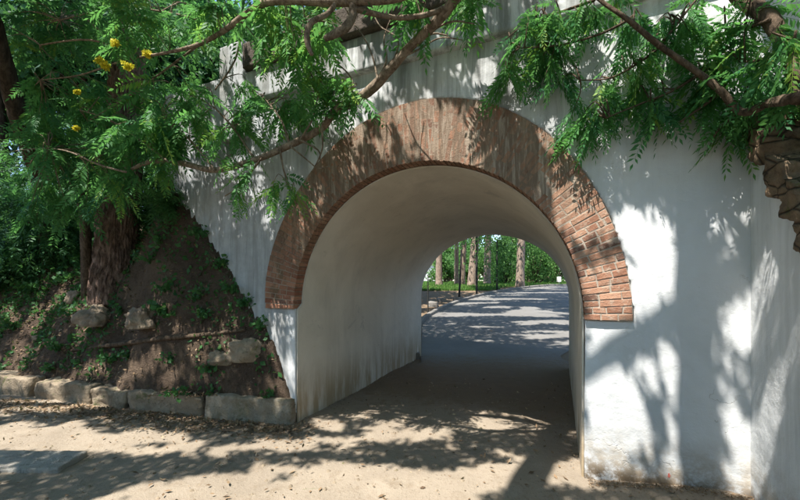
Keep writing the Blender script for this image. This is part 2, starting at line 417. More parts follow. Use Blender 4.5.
outl += [(rout(a) * math.cos(a), HS + rout(a) * math.sin(a)) for a in arcs]
outl += [(-LP, HS), (-LP, -.4)]
def tri_prism(outline, v0, v1):
    V, Fc = prism(outline, v0, v1)
    return V, Fc
fw = local('front_wall', *tri_prism(outl, 0.0, .40), M['wall']); soften(fw, .022, .016)
# brick ring: mortar bed, then every brick in it
V = []; Fc = []; NA = 120
for i in range(NA + 1):
    a = math.pi * i / NA; c, s_ = math.cos(a), math.sin(a); ro = rout(a) - .004; ri = AR + .008
    for v, r in ((-.0275, ri), (-.0275, ro), (.41, ro), (.41, ri)): V.append((r * c, v, HS + r * s_))
for i in range(NA):
    for k in range(4): Fc.append((i * 4 + k, i * 4 + (k + 1) % 4, i * 4 + 4 + (k + 1) % 4, i * 4 + 4 + k))
Fc += [(0, 1, 2, 3), (NA * 4 + 3, NA * 4 + 2, NA * 4 + 1, NA * 4)]
ring_o = local('arch_ring', V, Fc, M['mortar'])
mb = MB(); nc = 94
for i in range(nc):
    a0 = math.pi * i / nc; a1 = math.pi * (i + 1) / nc
    ro = rout((a0 + a1) / 2); lens = [[.12, .115, .2], [.2, .12, .11], [.11, .2, .12], [.06, .12, .115]][(i * 7 + i // 3) % 4]
    r = AR; k = 0; crown = sm(1.9, 2.6, HS + 1.7 * math.sin((a0 + a1) / 2))
    while r < ro - .03:
        L = lens[k % 3] * (1 if random.random() > .15 else .8); r2 = min(r + L, ro)
        if ro - r2 < .05: r2 = ro
        g = .0055; ga = .0045 / ((r + r2) / 2)
        vf = -.030 - random.random() * .0045 * (1 - .8 * crown) + .003 * crown; j = lambda s=.004: random.uniform(-s, s)
        q = []
        for vv in (vf, .12):
            for rr, aa in ((r + g * (k > 0), a0 + ga), (r2 - g, a0 + ga), (r2 - g, a1 - ga), (r + g * (k > 0), a1 - ga)):
                rj = rr + j() if rr > AR + .01 else rr + random.uniform(-.003, .004); aj = aa + j(.0016)
                q.append((rj * math.cos(aj), vv + (j(.002) if vv < 0 else 0), HS + rj * math.sin(aj)))
        mb.add(q, [(0, 1, 2, 3), (7, 6, 5, 4), (0, 4, 5, 1), (1, 5, 6, 2), (2, 6, 7, 3), (3, 7, 4, 0)])
        r = r2; k += 1
bk = mb.build('brickwork', M['brick'], ring_o, False, False)
bk['label'] = 'red brick voussoirs, sooty and streaked over the crown'
bv = bk.modifiers.new('worn', 'BEVEL'); bv.width = .004; bv.segments = 2; bv.limit_method = 'NONE'
# plastered barrel inside
def vault_profile(v, off, bshift):
    a = 1.455 + off; b = 1.455 - (1.455 - 1.262) * (v / TL) + off
    pts = [(a, -.4), (a, .5), (a, HS)] + [(a * math.cos(t), HS + b * math.sin(t)) for t in arcs[1:-1]] + [(-a, HS), (-a, .5), (-a, -.4)]
    return pts
V = []; Fc = []
vs = [.10, .2, .3, .405, .42] + [.42 + (TL - .42) * i / 18 for i in range(1, 19)]
for v in vs:
    for u, h in vault_profile(v, 0, 0): 
        w = .008 * fbm(u, v, h, 1.1, 3)
        V.append((u * (1 + w / 1.4), (v if h > HS + .05 else .022) if v == .10 else v, h + (w if h > 0 else 0)))
nin = len(vault_profile(0, 0, 0))
for v in vs:
    for u, h in vault_profile(v, .014 if v < .41 else .26, 0): V.append((u, (v if h > HS + .05 else .022) if v == .10 else v, h))
m_ = len(vs)
for i in range(m_ - 1):
    for k in range(nin - 1):
        Fc.append((i * nin + k, (i + 1) * nin + k, (i + 1) * nin + k + 1, i * nin + k + 1))
        b = m_ * nin; Fc.append((b + i * nin + k, b + i * nin + k + 1, b + (i + 1) * nin + k + 1, b + (i + 1) * nin + k))
for k in range(nin - 1):
    b = m_ * nin; e = (m_ - 1) * nin
    Fc.append((k, k + 1, b + k + 1, b + k)); Fc.append((e + k, b + e + k, b + e + k + 1, e + k + 1))
vo = local('vault', V, Fc, M['vault'], True)
vo['label'] = 'smooth cream plaster lining of the tunnel'
es = vo.modifiers.new('edge', 'EDGE_SPLIT'); es.split_angle = math.radians(50)
# rear face and the deck between the two faces
outl2 = [(-4.2, -.4), (-4.2, 4.2), (4.5, 4.2), (4.5, -.4), (1.72, -.4), (1.72, HS)] + [((1.72) * math.cos(a), HS + 1.53 * math.sin(a)) for a in arcs[1:-1]] + [(-1.72, HS), (-1.72, -.4)]
local('rear_wall', *prism(outl2, TL - .32, TL - .01), M['wall'])
local('deck', *prism([(-3.7, 3.5), (-3.7, 4.18), (2.5, 4.18), (2.5, 3.5)], .41, TL - .33), M['concrete'])
fr = local('frieze', *prism([(-2.17, 3.77), (-2.17, 4.125), (5.2, 4.125), (5.2, 3.77)], -.075, .1), M['frieze']); soften(fr, .02, .012)
co = local('coping', *prism([(-2.16, 4.13), (-2.16, 4.45), (5.2, 4.45), (5.2, 4.13)], -.13, .5), M['coping']); soften(co, .025, .03, .3)
pi = local('pilaster', *prism([(-2.59, 3.35), (-2.59, 4.52), (-2.165, 4.52), (-2.165, 3.35)], -.085, .12), M['frieze']); soften(pi, .02, .012)
pr = local('rear_parapet', *prism([(-3.7, 4.21), (-3.7, 4.45), (4.4, 4.45), (4.4, 4.21)], TL - .4, TL + .03), M['coping'])
mk = local('paint_mark', [(2.03, -.004, .14), (2.042, -.004, .138), (2.046, -.004, .155), (2.04, -.004, .172), (2.032, -.004, .166), (2.03, .004, .14), (2.042, .004, .138), (2.046, .004, .155), (2.04, .004, .172), (2.032, .004, .166)],
           [(0, 1, 2, 3, 4), (0, 5, 6, 1), (1, 6, 7, 2), (2, 7, 8, 3), (3, 8, 9, 4), (4, 9, 5, 0)], M['red'])
mk['label'] = 'small red dab of paint at the foot of the wall'

# wing wall on the right with its sloping rough capping
def rough_block(L, D, H, amp=.03, cuts=7, seed=0.0, taper=0.0):
    bm = bmesh.new(); bmesh.ops.create_cube(bm, size=1)
    bmesh.ops.subdivide_edges(bm, edges=bm.edges[:], cuts=cuts, use_grid_fill=True)
    for v in bm.verts:
        c = v.co; r = Vector((c.x * 2, c.y * 2, c.z * 2))
        f = 1 - .055 * max(0, abs(r.x) ** 6 + abs(r.y) ** 6 + abs(r.z) ** 6 - 1.0) / 2
        c = Vector((c.x * L * f, c.y * D * f, c.z * H * f))
        q = c * 5 + Vector((seed * 7.1, seed * 3.3, seed))
        c += Vector((noise.fractal(q, .7, 2, 4), noise.fractal(q + Vector((9, 0, 0)), .7, 2, 4), noise.fractal(q + Vector((0, 9, 0)), .7, 2, 4))) * amp
        v.co = c
    V = np.array([v.co[:] for v in bm.verts]); bm.faces.ensure_lookup_table()
    Fc = [[v.index for v in f.verts] for f in bm.faces]; bm.free()
    return V, Fc
WW = empty('wing_wall', W(2.5, 0, 0), 'streaked white wing wall with a sloping rough stone capping, at the right edge', 'wall', None, TH)
cs = lambda s: 2.71 - 1.22 * s
o = mesh_obj('wall_face', [(x, y, h) for x in (0.008, .34) for y, h in ((.3, -.4), (.3, cs(-.0)), (0, cs(0)), (-1.9, cs(1.9)), (-1.9, -.4))],
             [(0, 1, 2, 3, 4), (9, 8, 7, 6, 5)] + [(i, i + 5, (i + 1) % 5 + 5, (i + 1) % 5) for i in range(5)], M['wing'], WW, False, None, False)
soften(o, .022, .016)
random.seed(3); top_, bot_ = [], []; q_ = -.02
while q_ < 1.9:
    L = random.uniform(.13, .24); e = random.uniform(-.015, .015)
    top_ += [(-q_, cs(q_ + L * .4) + .17 + e), (-q_ - L, cs(q_ + L * .75) + .16 + e)]
    bot_ += [(-q_, cs(q_ + L * .55) - .035 + e), (-q_ - L, cs(q_ + L * .8) - .045 + e)]; q_ += L
ol = top_ + bot_[::-1]; n = len(ol)
V = [(x, y, h) for x in (-.05, .33) for y, h in ol]
o = mesh_obj('capping', V, [tuple(range(n)), tuple(range(2 * n - 1, n - 1, -1))] + [(i, i + n, (i + 1) % n + n, (i + 1) % n) for i in range(n)], M['capstone'], WW, False, None, False)
soften(o, .016, .06, .09)

# ------------------------------------------------------------------ banks
WC = [(292, 400), (289, 385), (279, 350), (268, 326), (256, 308), (245, 293), (232, 268), (215, 242), (200, 220), (186, 203), (177, 190), (172, 172)]
ctrl = []
for q in WC:
    u, h = onwall(*q); p = W(u, -.02, h); ctrl.append((p[0], p[1], h))
ctrl += [(-1.42, 4.15, .36), (-1.62, 4.2, .5), (-1.9, 4.32, .62), (-2.4, 4.52, .33), (-3.1, 4.72, .32), (-3.8, 4.92, .34), (-4.8, 5.2, .34), (-5.8, 5.5, .33), (-7.2, 5.85, .33), (-9, 6.2, .3)]
ctrl += [(-1.3, 3.92, -.12), (-2.35, 4.12, -.12), (-3.7, 4.5, -.12), (-5.6, 5.0, -.12), (-8, 5.5, -.12)]
ctrl += [(-4.2, 5.3, 1.47), (-3.6, 5.05, 1.45), (-4.9, 5.6, 1.32), (-5.8, 6.0, 1.2), (-6.9, 6.3, 1.25), (-8.5, 7, 1.5), (-12, 8, 1.8),
         (-4.3, 6.4, 2.4), (-3.75, 5.6, 2.75), (-5.6, 7.3, 2.6), (-7, 8.5, 3.1), (-4.3, 8, 3.4), (-3.9, 10, 3.5), (-10, 11, 3.7), (-7, 12, 3.8), (-4, 13, 3.5), (-13, 15, 4.2), (-5, 17, 3.4)]
ctrl = np.array(ctrl)
KX, KY = [-9, -6.3, -2.36, -2.3, -1.2], [6.0, 5.3, 4.27, 4.235, 4.02]
wc = sorted((p_[0], p_[2]) for p_ in ctrl[:len(WC)]); WX = [q[0] for q in wc]; WH = [q[1] for q in wc]
def tps_fit(c):
    n = len(c); d = np.hypot(c[:, None, 0] - c[None, :, 0], c[:, None, 1] - c[None, :, 1])
    K = np.where(d > 0, d * d * np.log(d + 1e-12), 0) + np.eye(n) * .05
    Pm = np.c_[np.ones(n), c[:, :2]]
    return np.linalg.solve(np.block([[K, Pm], [Pm.T, np.zeros((3, 3))]]), np.r_[c[:, 2], 0, 0, 0])
TW = tps_fit(ctrl)
def bank_h(X, Y):
    d = np.hypot(np.asarray(X)[..., None] - ctrl[:, 0], np.asarray(Y)[..., None] - ctrl[:, 1])
    k = np.where(d > 0, d * d * np.log(d + 1e-12), 0)
    z = k @ TW[:-3] + TW[-3] + TW[-2] * X + TW[-1] * Y
    z = np.minimum(z, 3.2 + .12 * np.maximum(np.asarray(Y) - 5.0, 0))
    X = np.asarray(X); Y = np.asarray(Y)  # close to the wall the soil runs straight up from the kerb to its line on the plaster
    yw = Y0 + (X - X0) / CT * ST; yk = np.interp(X, KX, KY)
    t = np.clip((Y - yk - .08) / np.maximum(yw - yk - .08, .03), 0, 1)
    zz = .27 + (np.interp(X, WX, WH) - .27) * t ** .8
    w = np.clip((X + 3.7) / .8, 0, 1); w = w * w * (3 - 2 * w)
    return z * (1 - w) + zz * w
def bank_z(x, y):
    return float(bank_h(np.float64(x), np.float64(y))) + fbm(x, y, 5, 1.7, 4) * .06 + fbm(x, y, 2, 7, 3) * .022
gx = np.concatenate([np.arange(-14, -6.5, .18), np.arange(-6.5, -1.15, .045)]); gy = np.concatenate([np.arange(3.8, 6.6, .045), np.arange(6.6, 17, .18)])
GX, GY = np.meshgrid(gx, gy, indexing='ij')
GH = bank_h(GX, GY)
V = []; idx = -np.ones(GX.shape, int)
for i in range(len(gx)):
    for j in range(len(gy)):
        x, y = gx[i], gy[j]; u, v = uv_of((x, y))
        if u > -3.6 and v > .2: continue
        if u > -1.44: continue
        yk = np.interp(x, [-9, -6.3, -2.36, -2.3, -1.2], [6.0, 5.3, 4.27, 4.235, 4.02]) + .05
        if y < yk - .045: continue
        snap = y < yk
        y = max(y, yk)
        z = GH[i, j] + fbm(x, y, 5, 1.7, 4) * .06 + fbm(x, y, 2, 7, 3) * .03 + fbm(x, y, 8, 15, 3) * .034
        z = .14 if snap else max(min(z, .2 + (y - yk) * (99 if x > -3.4 else 7)), .14)
        idx[i, j] = len(V); V.append((x, y, z))
Fc = []
for i in range(len(gx) - 1):
    for j in range(len(gy) - 1):
        q = (idx[i, j], idx[i + 1, j], idx[i + 1, j + 1], idx[i, j + 1])
        if min(q) >= 0: Fc.append(q)
tag(mesh_obj('bank', V, np.array(Fc), M['soil']), kind='structure')
# earth held up behind the wing wall
V = []; nu, nv = 44, 40
for i in range(nu):
    for j in range(nv):
        u = 2.6 + (i / (nu - 1)) ** 1.5 * 9; v = .3 - j / (nv - 1) * 3.0
        h = cs(max(-v, 0)) + .02 + (u - 2.6) * .12 + .05 * fbm(u, v, 0, 2, 4)
        V.append(W(u, v, max(h, -.05)))
tag(mesh_obj('earth_slope', V, grid_faces(nu, nv), M['soil']), kind='structure')

# kerb stones at the foot of the left bank
KS = [((-1.215, 4.02), (-2.30, 4.235), .31, .17, 'concrete', 'stained concrete block with a chipped white end, beside the left arch pier'),
      ((-2.36, 4.27), (-3.42, 4.54), .27, .26, 'kerb', 'long mossy kerb stone with green patches, next to the concrete block'),
      ((-3.48, 4.56), (-4.02, 4.70), .26, .26, 'kerb', 'short rough kerb stone below the pine trunk, between two longer stones'),
      ((-4.06, 4.72), (-5.05, 4.98), .27, .28, 'kerb', 'flat grey kerb stone, second from the left end of the row'),
      ((-5.12, 5.0), (-6.3, 5.3), .29, .34, 'kerb', 'pale tan kerb stone cut by the left edge of the photo')]
for i, (a, b, H, D, mt, lab) in enumerate(KS):
    a, b = np.array(a), np.array(b); L = np.linalg.norm(b - a); d = (b - a) / L; s2 = np.array((-d[1], d[0])) * (-1 if d[0] > 0 else 1)
    if s2[1] < 0: s2 = -s2
    Vb, Fb = rough_block(L, D, H + .1, (.012 if i == 0 else .03), 14, i * 1.7)
    c = (a + b) / 2 + s2 * D / 2
    Vw = np.array([(c[0] + q[0] * d[0] + q[1] * s2[0], c[1] + q[0] * d[1] + q[1] * s2[1], q[2] + H / 2 - .075 + .02 * nz(q[0] * 2 + i * 5, 1)) for q in Vb])
    if i == 0: Vw[:, 2] += 0
    tag(mesh_obj('kerb_stone', Vw, Fb, M[mt]), lab, 'kerb stone', 'stones edging the foot of the bank')
# concrete slab lying in the path
sl = [P(88, 455, 3.36), P(58, 472, 3.05), P(-40, 468, 3.0), P(-60, 452, 3.4)]
c0 = np.mean(sl, axis=0); L = 1.1
top = [np.array((q[0], q[1], .036)) for q in sl]
mb = MB(); mb.add(top + [q - np.array((0, 0, .15)) for q in top], [(3, 2, 1, 0), (4, 5, 6, 7)] + [(i, (i + 1) % 4, (i + 1) % 4 + 4, i + 4) for i in range(4)])
o = mb.build('concrete_slab', M['slab'], None, False); soften(o, .016, .012, .2)
tag(o, 'flat grey concrete slab set into the dirt path at lower left', 'slab')
# rocks on the bank
def rock(px_, py_, Z, w, h, seed, mat, lab, name='rock', group='rocks on the bank', flat=.7, push=.45):
    p = P(px_, py_, Z); bm = bmesh.new(); bmesh.ops.create_icosphere(bm, subdivisions=4, radius=1)
    Vv = []
    for v in bm.verts:
        n = v.co.normalized(); q = n * 1.2 + Vector((seed * 5, seed, 0))
        r = 1 + .34 * noise.fractal(q * 1.3, .75, 2, 5) + .22 * noise.cell(q * 1.3) * .4
        Vv.append((n.x * r * w, n.y * r * w * flat, max(-.6, n.z * r) * h))
    Fb = [[v.index for v in f.verts] for f in bm.faces]; bm.free()
    Vw = np.array(Vv) + p + np.array((0, -w * push, 0))
    return tag(mesh_obj(name, Vw, Fb, M[mat]), lab, 'rock', group)
def on_bank(x, y):                        # first place where the ray through (x, y) meets the bank
    Z = 4.0
    while Z < 16:
        p = P(x, y, Z)
        if float(bank_h(np.float64(p[0]), np.float64(p[1]))) > p[2]: return Z
        Z += .02
    return 9.0
rock(100, 318, on_bank(100, 318), .22, .17, 1, 'rock', 'pale tan rock in the middle, just below the pine trunk')
rock(146, 320, on_bank(146, 320), .19, .16, 2, 'rock', 'brown rock below the pine trunk, right of the pale one')
rock(77, 299, on_bank(77, 299), .12, .12, 3, 'rock', 'small grey rock left of the foot of the pine trunk')
rock(248, 352, on_bank(248, 352), .24, .19, 4, 'kerb', 'broad mossy rock outcrop against the wall above the concrete block', flat=.34, push=.02)
rock(222, 360, on_bank(222, 360), .15, .1, 5, 'kerb', 'jagged low rock on the bank left of the mossy outcrop', flat=.4, push=.05)
rock(38, 338, on_bank(38, 338), .06, .05, 6, 'rock', 'tiny grey rock at the left side of the bank')
# fallen branch along the bank
mb = MB(); pts = []
for x, y in ((72, 350), (100, 347), (135, 348), (170, 347), (205, 341), (245, 334)):
    Z = on_bank(x, y); p = P(x, y, Z); pts.append((p[0], p[1], bank_z(p[0], p[1]) + .02))
tube(mb, pts, [.018, .03, .036, .034, .03, .015], 10, 6, .15)
tag(mb.build('fallen_branch', M['brown']), 'dark fallen branch lying across the bank below the rocks', 'branch')

# ------------------------------------------------------------------ foliage
def unit(a): return a / (np.linalg.norm(a, axis=-1, keepdims=True) + 1e-9)
def fronds(Pb, D, L, tint, pairs=9, lw=.30, ll=.21, droop=.25, rng=RNG):
    """pinnate leaves: rows of leaflets either side of a drooping midrib"""
    n = len(Pb); D = unit(D); L = np.asarray(L)[:, None]
    upv = np.tile(np.array((0., 0, 1)), (n, 1)) + rng.normal(0, .45, (n, 3))
    S = unit(np.cross(D, upv)); N = unit(np.cross(S, D))
    V = []; T = []
    for i in range(pairs + 1):
        t = (i + .8) / (pairs + .8)
        mid = Pb + D * L * t + np.array((0, 0, -1.)) * L * droop * t * t
        sides = (-1, 1) if i < pairs else (0,)
        for s in sides:
            ln = L * ll * (1.15 - .75 * abs(t - .45) ** 1.3) * rng.uniform(.8, 1.15, (n, 1))
            dr = unit(S * s + D * (.55 if s else 1.0) + N * rng.uniform(-.1, .35, (n, 1)) + np.array((0, 0, -.45)) + rng.normal(0, .12, (n, 3)))
            wd = unit(np.cross(dr, N + rng.normal(0, .25, (n, 3)))) * ln * lw * .5
            base = mid + dr * L * .01
            V.append(np.stack([base, base + dr * ln * .45 + wd, base + dr * ln + np.array((0, 0, -.12)) * ln, base + dr * ln * .45 - wd], 1))
            T.append(np.repeat((tint + rng.normal(0, .05, n))[:, None], 4, 1))
    # midrib as a thin blade
    tip = Pb + D * L * .95 + np.array((0, 0, -1.)) * L * droop * .9; mm = Pb + D * L * .5 + np.array((0, 0, -1.)) * L * droop * .25
    V.append(np.stack([Pb + S * .0016, Pb - S * .0016, mm - S * .0014, mm + S * .0014], 1)); T.append(np.repeat(tint[:, None], 4, 1))
    V.append(np.stack([mm + S * .0014, mm - S * .0014, tip - S * .0008, tip + S * .0008], 1)); T.append(np.repeat(tint[:, None], 4, 1))
    V = np.concatenate(V, 0).reshape(-1, 3); T = np.concatenate(T, 0).ravel()
    return V, T
def quads_to(name, Vs, Ts, mat, parent=None):
    V = np.concatenate(Vs); T = np.clip(np.concatenate(Ts), 0, 1)
    return mesh_obj(name, V, np.arange(len(V)).reshape(-1, 4), mat, parent, False, T)
def leaves(Pb, size, tint, aspect=.45, hang=.4, rng=RNG):
    """single leaves as bent diamonds"""
    n = len(Pb); D = rng.normal(0, 1, (n, 3)); D[:, 2] -= hang; D = unit(D)
    S = unit(np.cross(D, rng.normal(0, 1, (n, 3)))); s = (np.asarray(size) * rng.uniform(.7, 1.3, n))[:, None]
    N = np.cross(S, D)
    V = np.stack([Pb, Pb + D * s * .5 + S * s * aspect * .5 + N * s * .08, Pb + D * s, Pb + D * s * .5 - S * s * aspect * .5 + N * s * .08], 1)
    return V.reshape(-1, 3), np.repeat(tint, 4)
def sprig_field(regions, anchors, foliage_rng, twigs, Lf=(.16, .36), wall_clear=.12, maxreach=9.0, zoff=None):
    """sprays of fronds on twigs; every twig runs back to the closest limb"""
    PB, DD, LL, TT = [], [], [], []
    for (x0, y0, x1, y1, z0, z1, cnt, tb) in regions:
        for _ in range(cnt):
            for tr in range(20):
                fx, fy = foliage_rng.uniform(0, 1, 2)
                xx = x0 + (x1 - x0) * fx; zz_ = foliage_rng.uniform(z0, z1)
                p = P(xx, y0 + (y1 - y0) * fy, zoff(xx) - zz_ if zoff else zz_)
                u, v = uv_of(p)
                if v < -wall_clear or u < -3.9: break
            d = np.linalg.norm(anchors - p, axis=1); k = int(d.argmin()); a = anchors[k]
            if d[k] > maxreach: a = p + np.array((foliage_rng.uniform(-.2, .2), foliage_rng.uniform(-.2, .1), .35))
            mid = (a + p) / 2 + np.array((0, 0, .08)) + foliage_rng.normal(0, .04, 3)
            if twigs is not None: tube(twigs, [a, mid, p], [.0065, .0042, .0022], 4, 4)
            dirn = unit((p - a) + foliage_rng.normal(0, .15, 3) + np.array((0, 0, -.15)))
            nf = foliage_rng.integers(4, 8)
            tb2 = tb + foliage_rng.normal(0, .13)
            for q in range(nf):
                f = q / nf; b = p + (mid - p) * (1 - f) * .75
                az = foliage_rng.uniform(0, 2 * math.pi)
                PB.append(b); DD.append(dirn * .55 + np.array((math.cos(az), math.sin(az), foliage_rng.uniform(-1.15, .15))) * .85)
                LL.append(foliage_rng.uniform(*Lf)); TT.append(tb2 + foliage_rng.normal(0, .17) if foliage_rng.uniform() > .05 else 1.0)
    DD = np.array(DD)
    if zoff is not None: DD = DD - A * (DD @ A)[:, None] * .78
    return np.array(PB), DD, np.array(LL), np.array(TT)

# ---- tree standing behind the camera, its limbs reaching over the path towards the arch
TE = empty('overhanging_tree', (-2.9, -2.2, 0), 'yellow flowering tree whose tan limbs and feathery leaves hang over the left of the arch', 'tree')
mb = MB()
tube(mb, [(-2.9, -2.2, -.2), (-2.75, -2.0, 1.5), (-2.4, -1.6, 3.6), (-1.9, -1.1, 5.4)], [.36, .29, .25, .22], 20, 8, 0, .12)
mb.build('trunk', M['limb'], TE)
limbs = MB(); anch = []
def limb(pts, rad, seg=10, mbx=None, keep=True, rough=.18):
    p = tube(mbx or limbs, pts, rad, seg, 6, rough)
    if keep: anch.extend(p)
    return p
b1 = MB()
limb([(-1.9, -1.1, 5.4), (-1.7, .1, 6.6), (-.75, 1.65, 6.7), P(430, -40, 2.55) - SD * 1.4, P(430, -40, 2.55), P(405, -6, 2.6), P(365, 1, 2.62), P(330, 2, 2.65), P(290, 1, 2.72), P(265, 3, 2.8), P(245, 15, 2.9), P(225, 30, 3.0), P(200, 44, 3.1), P(170, 52, 3.2), P(140, 57, 3.3)],
     [.2, .15, .11, .08, .05, .035, .031, .03, .028, .026, .024, .021, .017, .014, .008])
limb([(-.75, 1.65, 6.7), P(485, -40, 2.65) - SD * 1.4, P(485, -40, 2.65), P(460, -8, 2.7), P(440, 18, 2.8), P(405, 52, 3.0), P(368, 92, 3.2), P(335, 112, 3.3), P(322, 128, 3.4), P(290, 145, 3.5), P(255, 160, 3.6), P(215, 170, 3.75), P(180, 163, 3.9), P(150, 162, 4.0), P(126, 172, 4.1)],
     [.13, .1, .065, .045, .04, .038, .045, .038, .034, .032, .031, .03, .029, .025, .014])
limb([P(352, 2, 2.63), P(353, 14, 2.62), P(347, 26, 2.6), P(337, 33, 2.58), P(325, 39, 2.56)], [.024, .029, .031, .029, .02], 9)
limb([P(336, 3, 2.64), P(327, 14, 2.6), P(312, 22, 2.58), P(307, 34, 2.57), P(308, 45, 2.56), P(312, 55, 2.56)], [.016, .018, .022, .022, .019, .012], 9)
limb([P(352, 8, 2.63), P(400, 18, 2.7), P(440, 10, 2.75), P(470, -10, 2.8)], [.02, .018, .02, .02], 8)
for pts in ([(378, 80), (372, 55), (362, 34), (352, 22)], [(400, 58), (418, 50), (440, 38), (462, 40)], [(412, 46), (432, 34), (448, 36)], [(372, 88), (386, 62), (384, 38), (392, 16)], [(350, 104), (352, 80), (338, 64)],
            [(330, 118), (345, 100), (352, 88)], [(392, 66), (398, 40), (380, 26), (372, 10)], [(420, 38), (450, 22), (474, 24)], [(300, 140), (312, 120), (318, 96)], [(345, 108), (320, 92), (306, 80)], [(290, 146), (305, 158), (318, 168), (330, 166)], [(322, 128), (322, 150), (312, 172)],
            [(262, 158), (240, 185), (225, 196)], [(280, 150), (285, 175), (292, 192)], [(300, 140), (318, 150), (320, 160)]):
    Zt = [3.0 + .004 * (400 - x) + .05 * i for i, (x, y) in enumerate(pts)]
    limb([P(x, y, z) for (x, y), z in zip(pts, Zt)], [.012, .008, .006, .004][:len(pts)], 5)
# thick limb whose shade falls in a band down the wall on the right, and the crown limbs
def up(u, h, dz): p = W(u, 0, h); return p - SD * (dz / -SD[2])
limb([(-1.9, -1.1, 5.4), (-1.2, -1.3, 6.6), (.3, -1.0, 7.0), up(2.4, -.6, 6.8), up(2.22, .1, 6.4), up(2.19, 1.2, 5.6), up(2.17, 2.1, 5.2), up(2.1, 3.2, 5.0)], [.2, .16, .13, .12, .105, .105, .10, .06], 12, None, False)
limb([up(1.4, .82, 5.4), up(1.65, 1.03, 5.5), up(2.1, 1.38, 5.7), up(2.5, 1.69, 5.9), up(3.0, 2.0, 6.2)], [.04, .05, .06, .065, .07], 9, None, False)
limb([(-1.9, -1.1, 5.4), (-3.6, -1.6, 6.8), (-5, -2.4, 7.2)], [.16, .1, .05], 8, None, False)
limb([(-1.9, -1.1, 5.4), (-1.4, -2.6, 6.8), (-.6, -3.6, 7.2)], [.15, .1, .05], 8, None, False)
anE = np.array([a for a in anch if a[1] > .4 and 0 < 400 + F * a[0] / a[1] < 520])
# extra invisible-from-afar twig anchors fan out to the left
twE = MB()
for pts in ([(170, 163), (140, 140), (110, 120), (80, 110)], [(215, 170), (190, 140), (160, 115)], [(255, 160), (235, 130), (215, 108)], [(200, 44), (165, 70), (130, 95), (90, 120)], [(170, 52), (120, 62), (80, 75), (40, 80)], [(245, 16), (235, 60), (215, 90)], [(290, 145), (280, 118), (262, 96)], [(126, 172), (100, 165), (70, 152), (48, 148)], [(225, 30), (180, 15), (120, 8), (60, 20)], [(330, 2), (300, 25), (285, 55)], [(140, 57), (90, 40), (40, 45)]):
    pp = [P(x, y, 3.55 + .0018 * (300 - x) + .08 * i) for i, (x, y) in enumerate(pts)]
    anE = np.concatenate([anE, np.array(tube(twE, pp, [.014, .010, .008, .005][:len(pp)], 6, 6))])
rg = np.random.default_rng(21)
regE = [(90, 88, 200, 150, 3.6, 4.5, 31, .38), (190, 88, 330, 138, 3.65, 4.2, 25, .46), (260, 8, 330, 80, 2.8, 3.4, 15, .66), (200, 0, 300, 16, 2.9, 3.5, 10, .5),
        (0, 0, 110, 80, 4.9, 5.7, 26, .32), (100, 0, 215, 45, 3.5, 4.6, 26, .42), (30, 80, 120, 140, 4.3, 5.2, 22, .32), (0, 130, 130, 185, 4.1, 5.0, 28, .24),
        (120, 130, 200, 160, 3.8, 4.3, 14, .40), (20, 185, 130, 225, 4.3, 5.0, 16, .20), (328, 85, 360, 105, 3.1, 3.4, 3, .55), (405, 0, 500, 12, 2.7, 3.0, 6, .5)]
a1 = sprig_field(regE, anE, rg, twE)
# single bright sprays hanging clear of the mass
sp = [(232, 205, 3.55, .75), (240, 190, 3.6, .6), (268, 200, 3.5, .62), (290, 200, 3.5, .6), (318, 100, 3.3, .6), (322, 135, 3.3, .5), (250, 172, 3.55, .7), (228, 178, 3.6, .55), (108, 200, 4.2, .9), (118, 210, 4.2, .92), (140, 190, 4.1, .6), (158, 182, 4.0, .8), (118, 165, 4.1, .6), (300, 205, 3.45, .6), (352, 102, 3.15, .7), (345, 98, 3.2, .6), (275, 40, 2.9, .9), (285, 55, 2.9, .85), (262, 30, 2.9, .95), (120, 10, 3.4, .85), (320, 50, 2.8, .85), (222, 150, 3.6, .5)]
a2 = sprig_field([(x - 6, y - 18, x + 6, y - 6, z - .1, z + .1, 1, t) for x, y, z, t in sp], anE, rg, twE, (.2, .28))
PB, DD, LL, TT = [np.concatenate(q) for q in zip(a1, a2)]
V1, T1 = fronds(PB, DD, LL, TT, 11, .36, .23, .4)
quads_to('hanging_foliage', [V1], [T1], M['leaf'], TE)
limbs.V += []; _b = len(limbs.V); limbs.F += [tuple(i + _b for i in f) for f in twE.F]; limbs.V += twE.V; limbs.T += twE.T
limbs.build('limb', M['limb'], TE)
for x, y, Z, r in ((100, 61, 3.4, .07), (106, 66, 3.4, .06), (128, 66, 3.35, .075), (115, 43, 3.4, .06), (147, 54, 3.25, .05), (77, 92, 3.6, .032), (76, 128, 3.7, .03)):
    c = P(x, y, Z); q = c + unit(rg.normal(0, 1, (110, 3))) * rg.uniform(0, 1, (110, 1)) ** .6 * r * .55 * np.array((1.1, .9, .8))
    Vq, Tq = leaves(q, np.full(110, .027), rg.uniform(0, 1, 110), .8, .2, rg)
    quads_to('flower_cluster', [Vq], [Tq], M['flower'], TE)

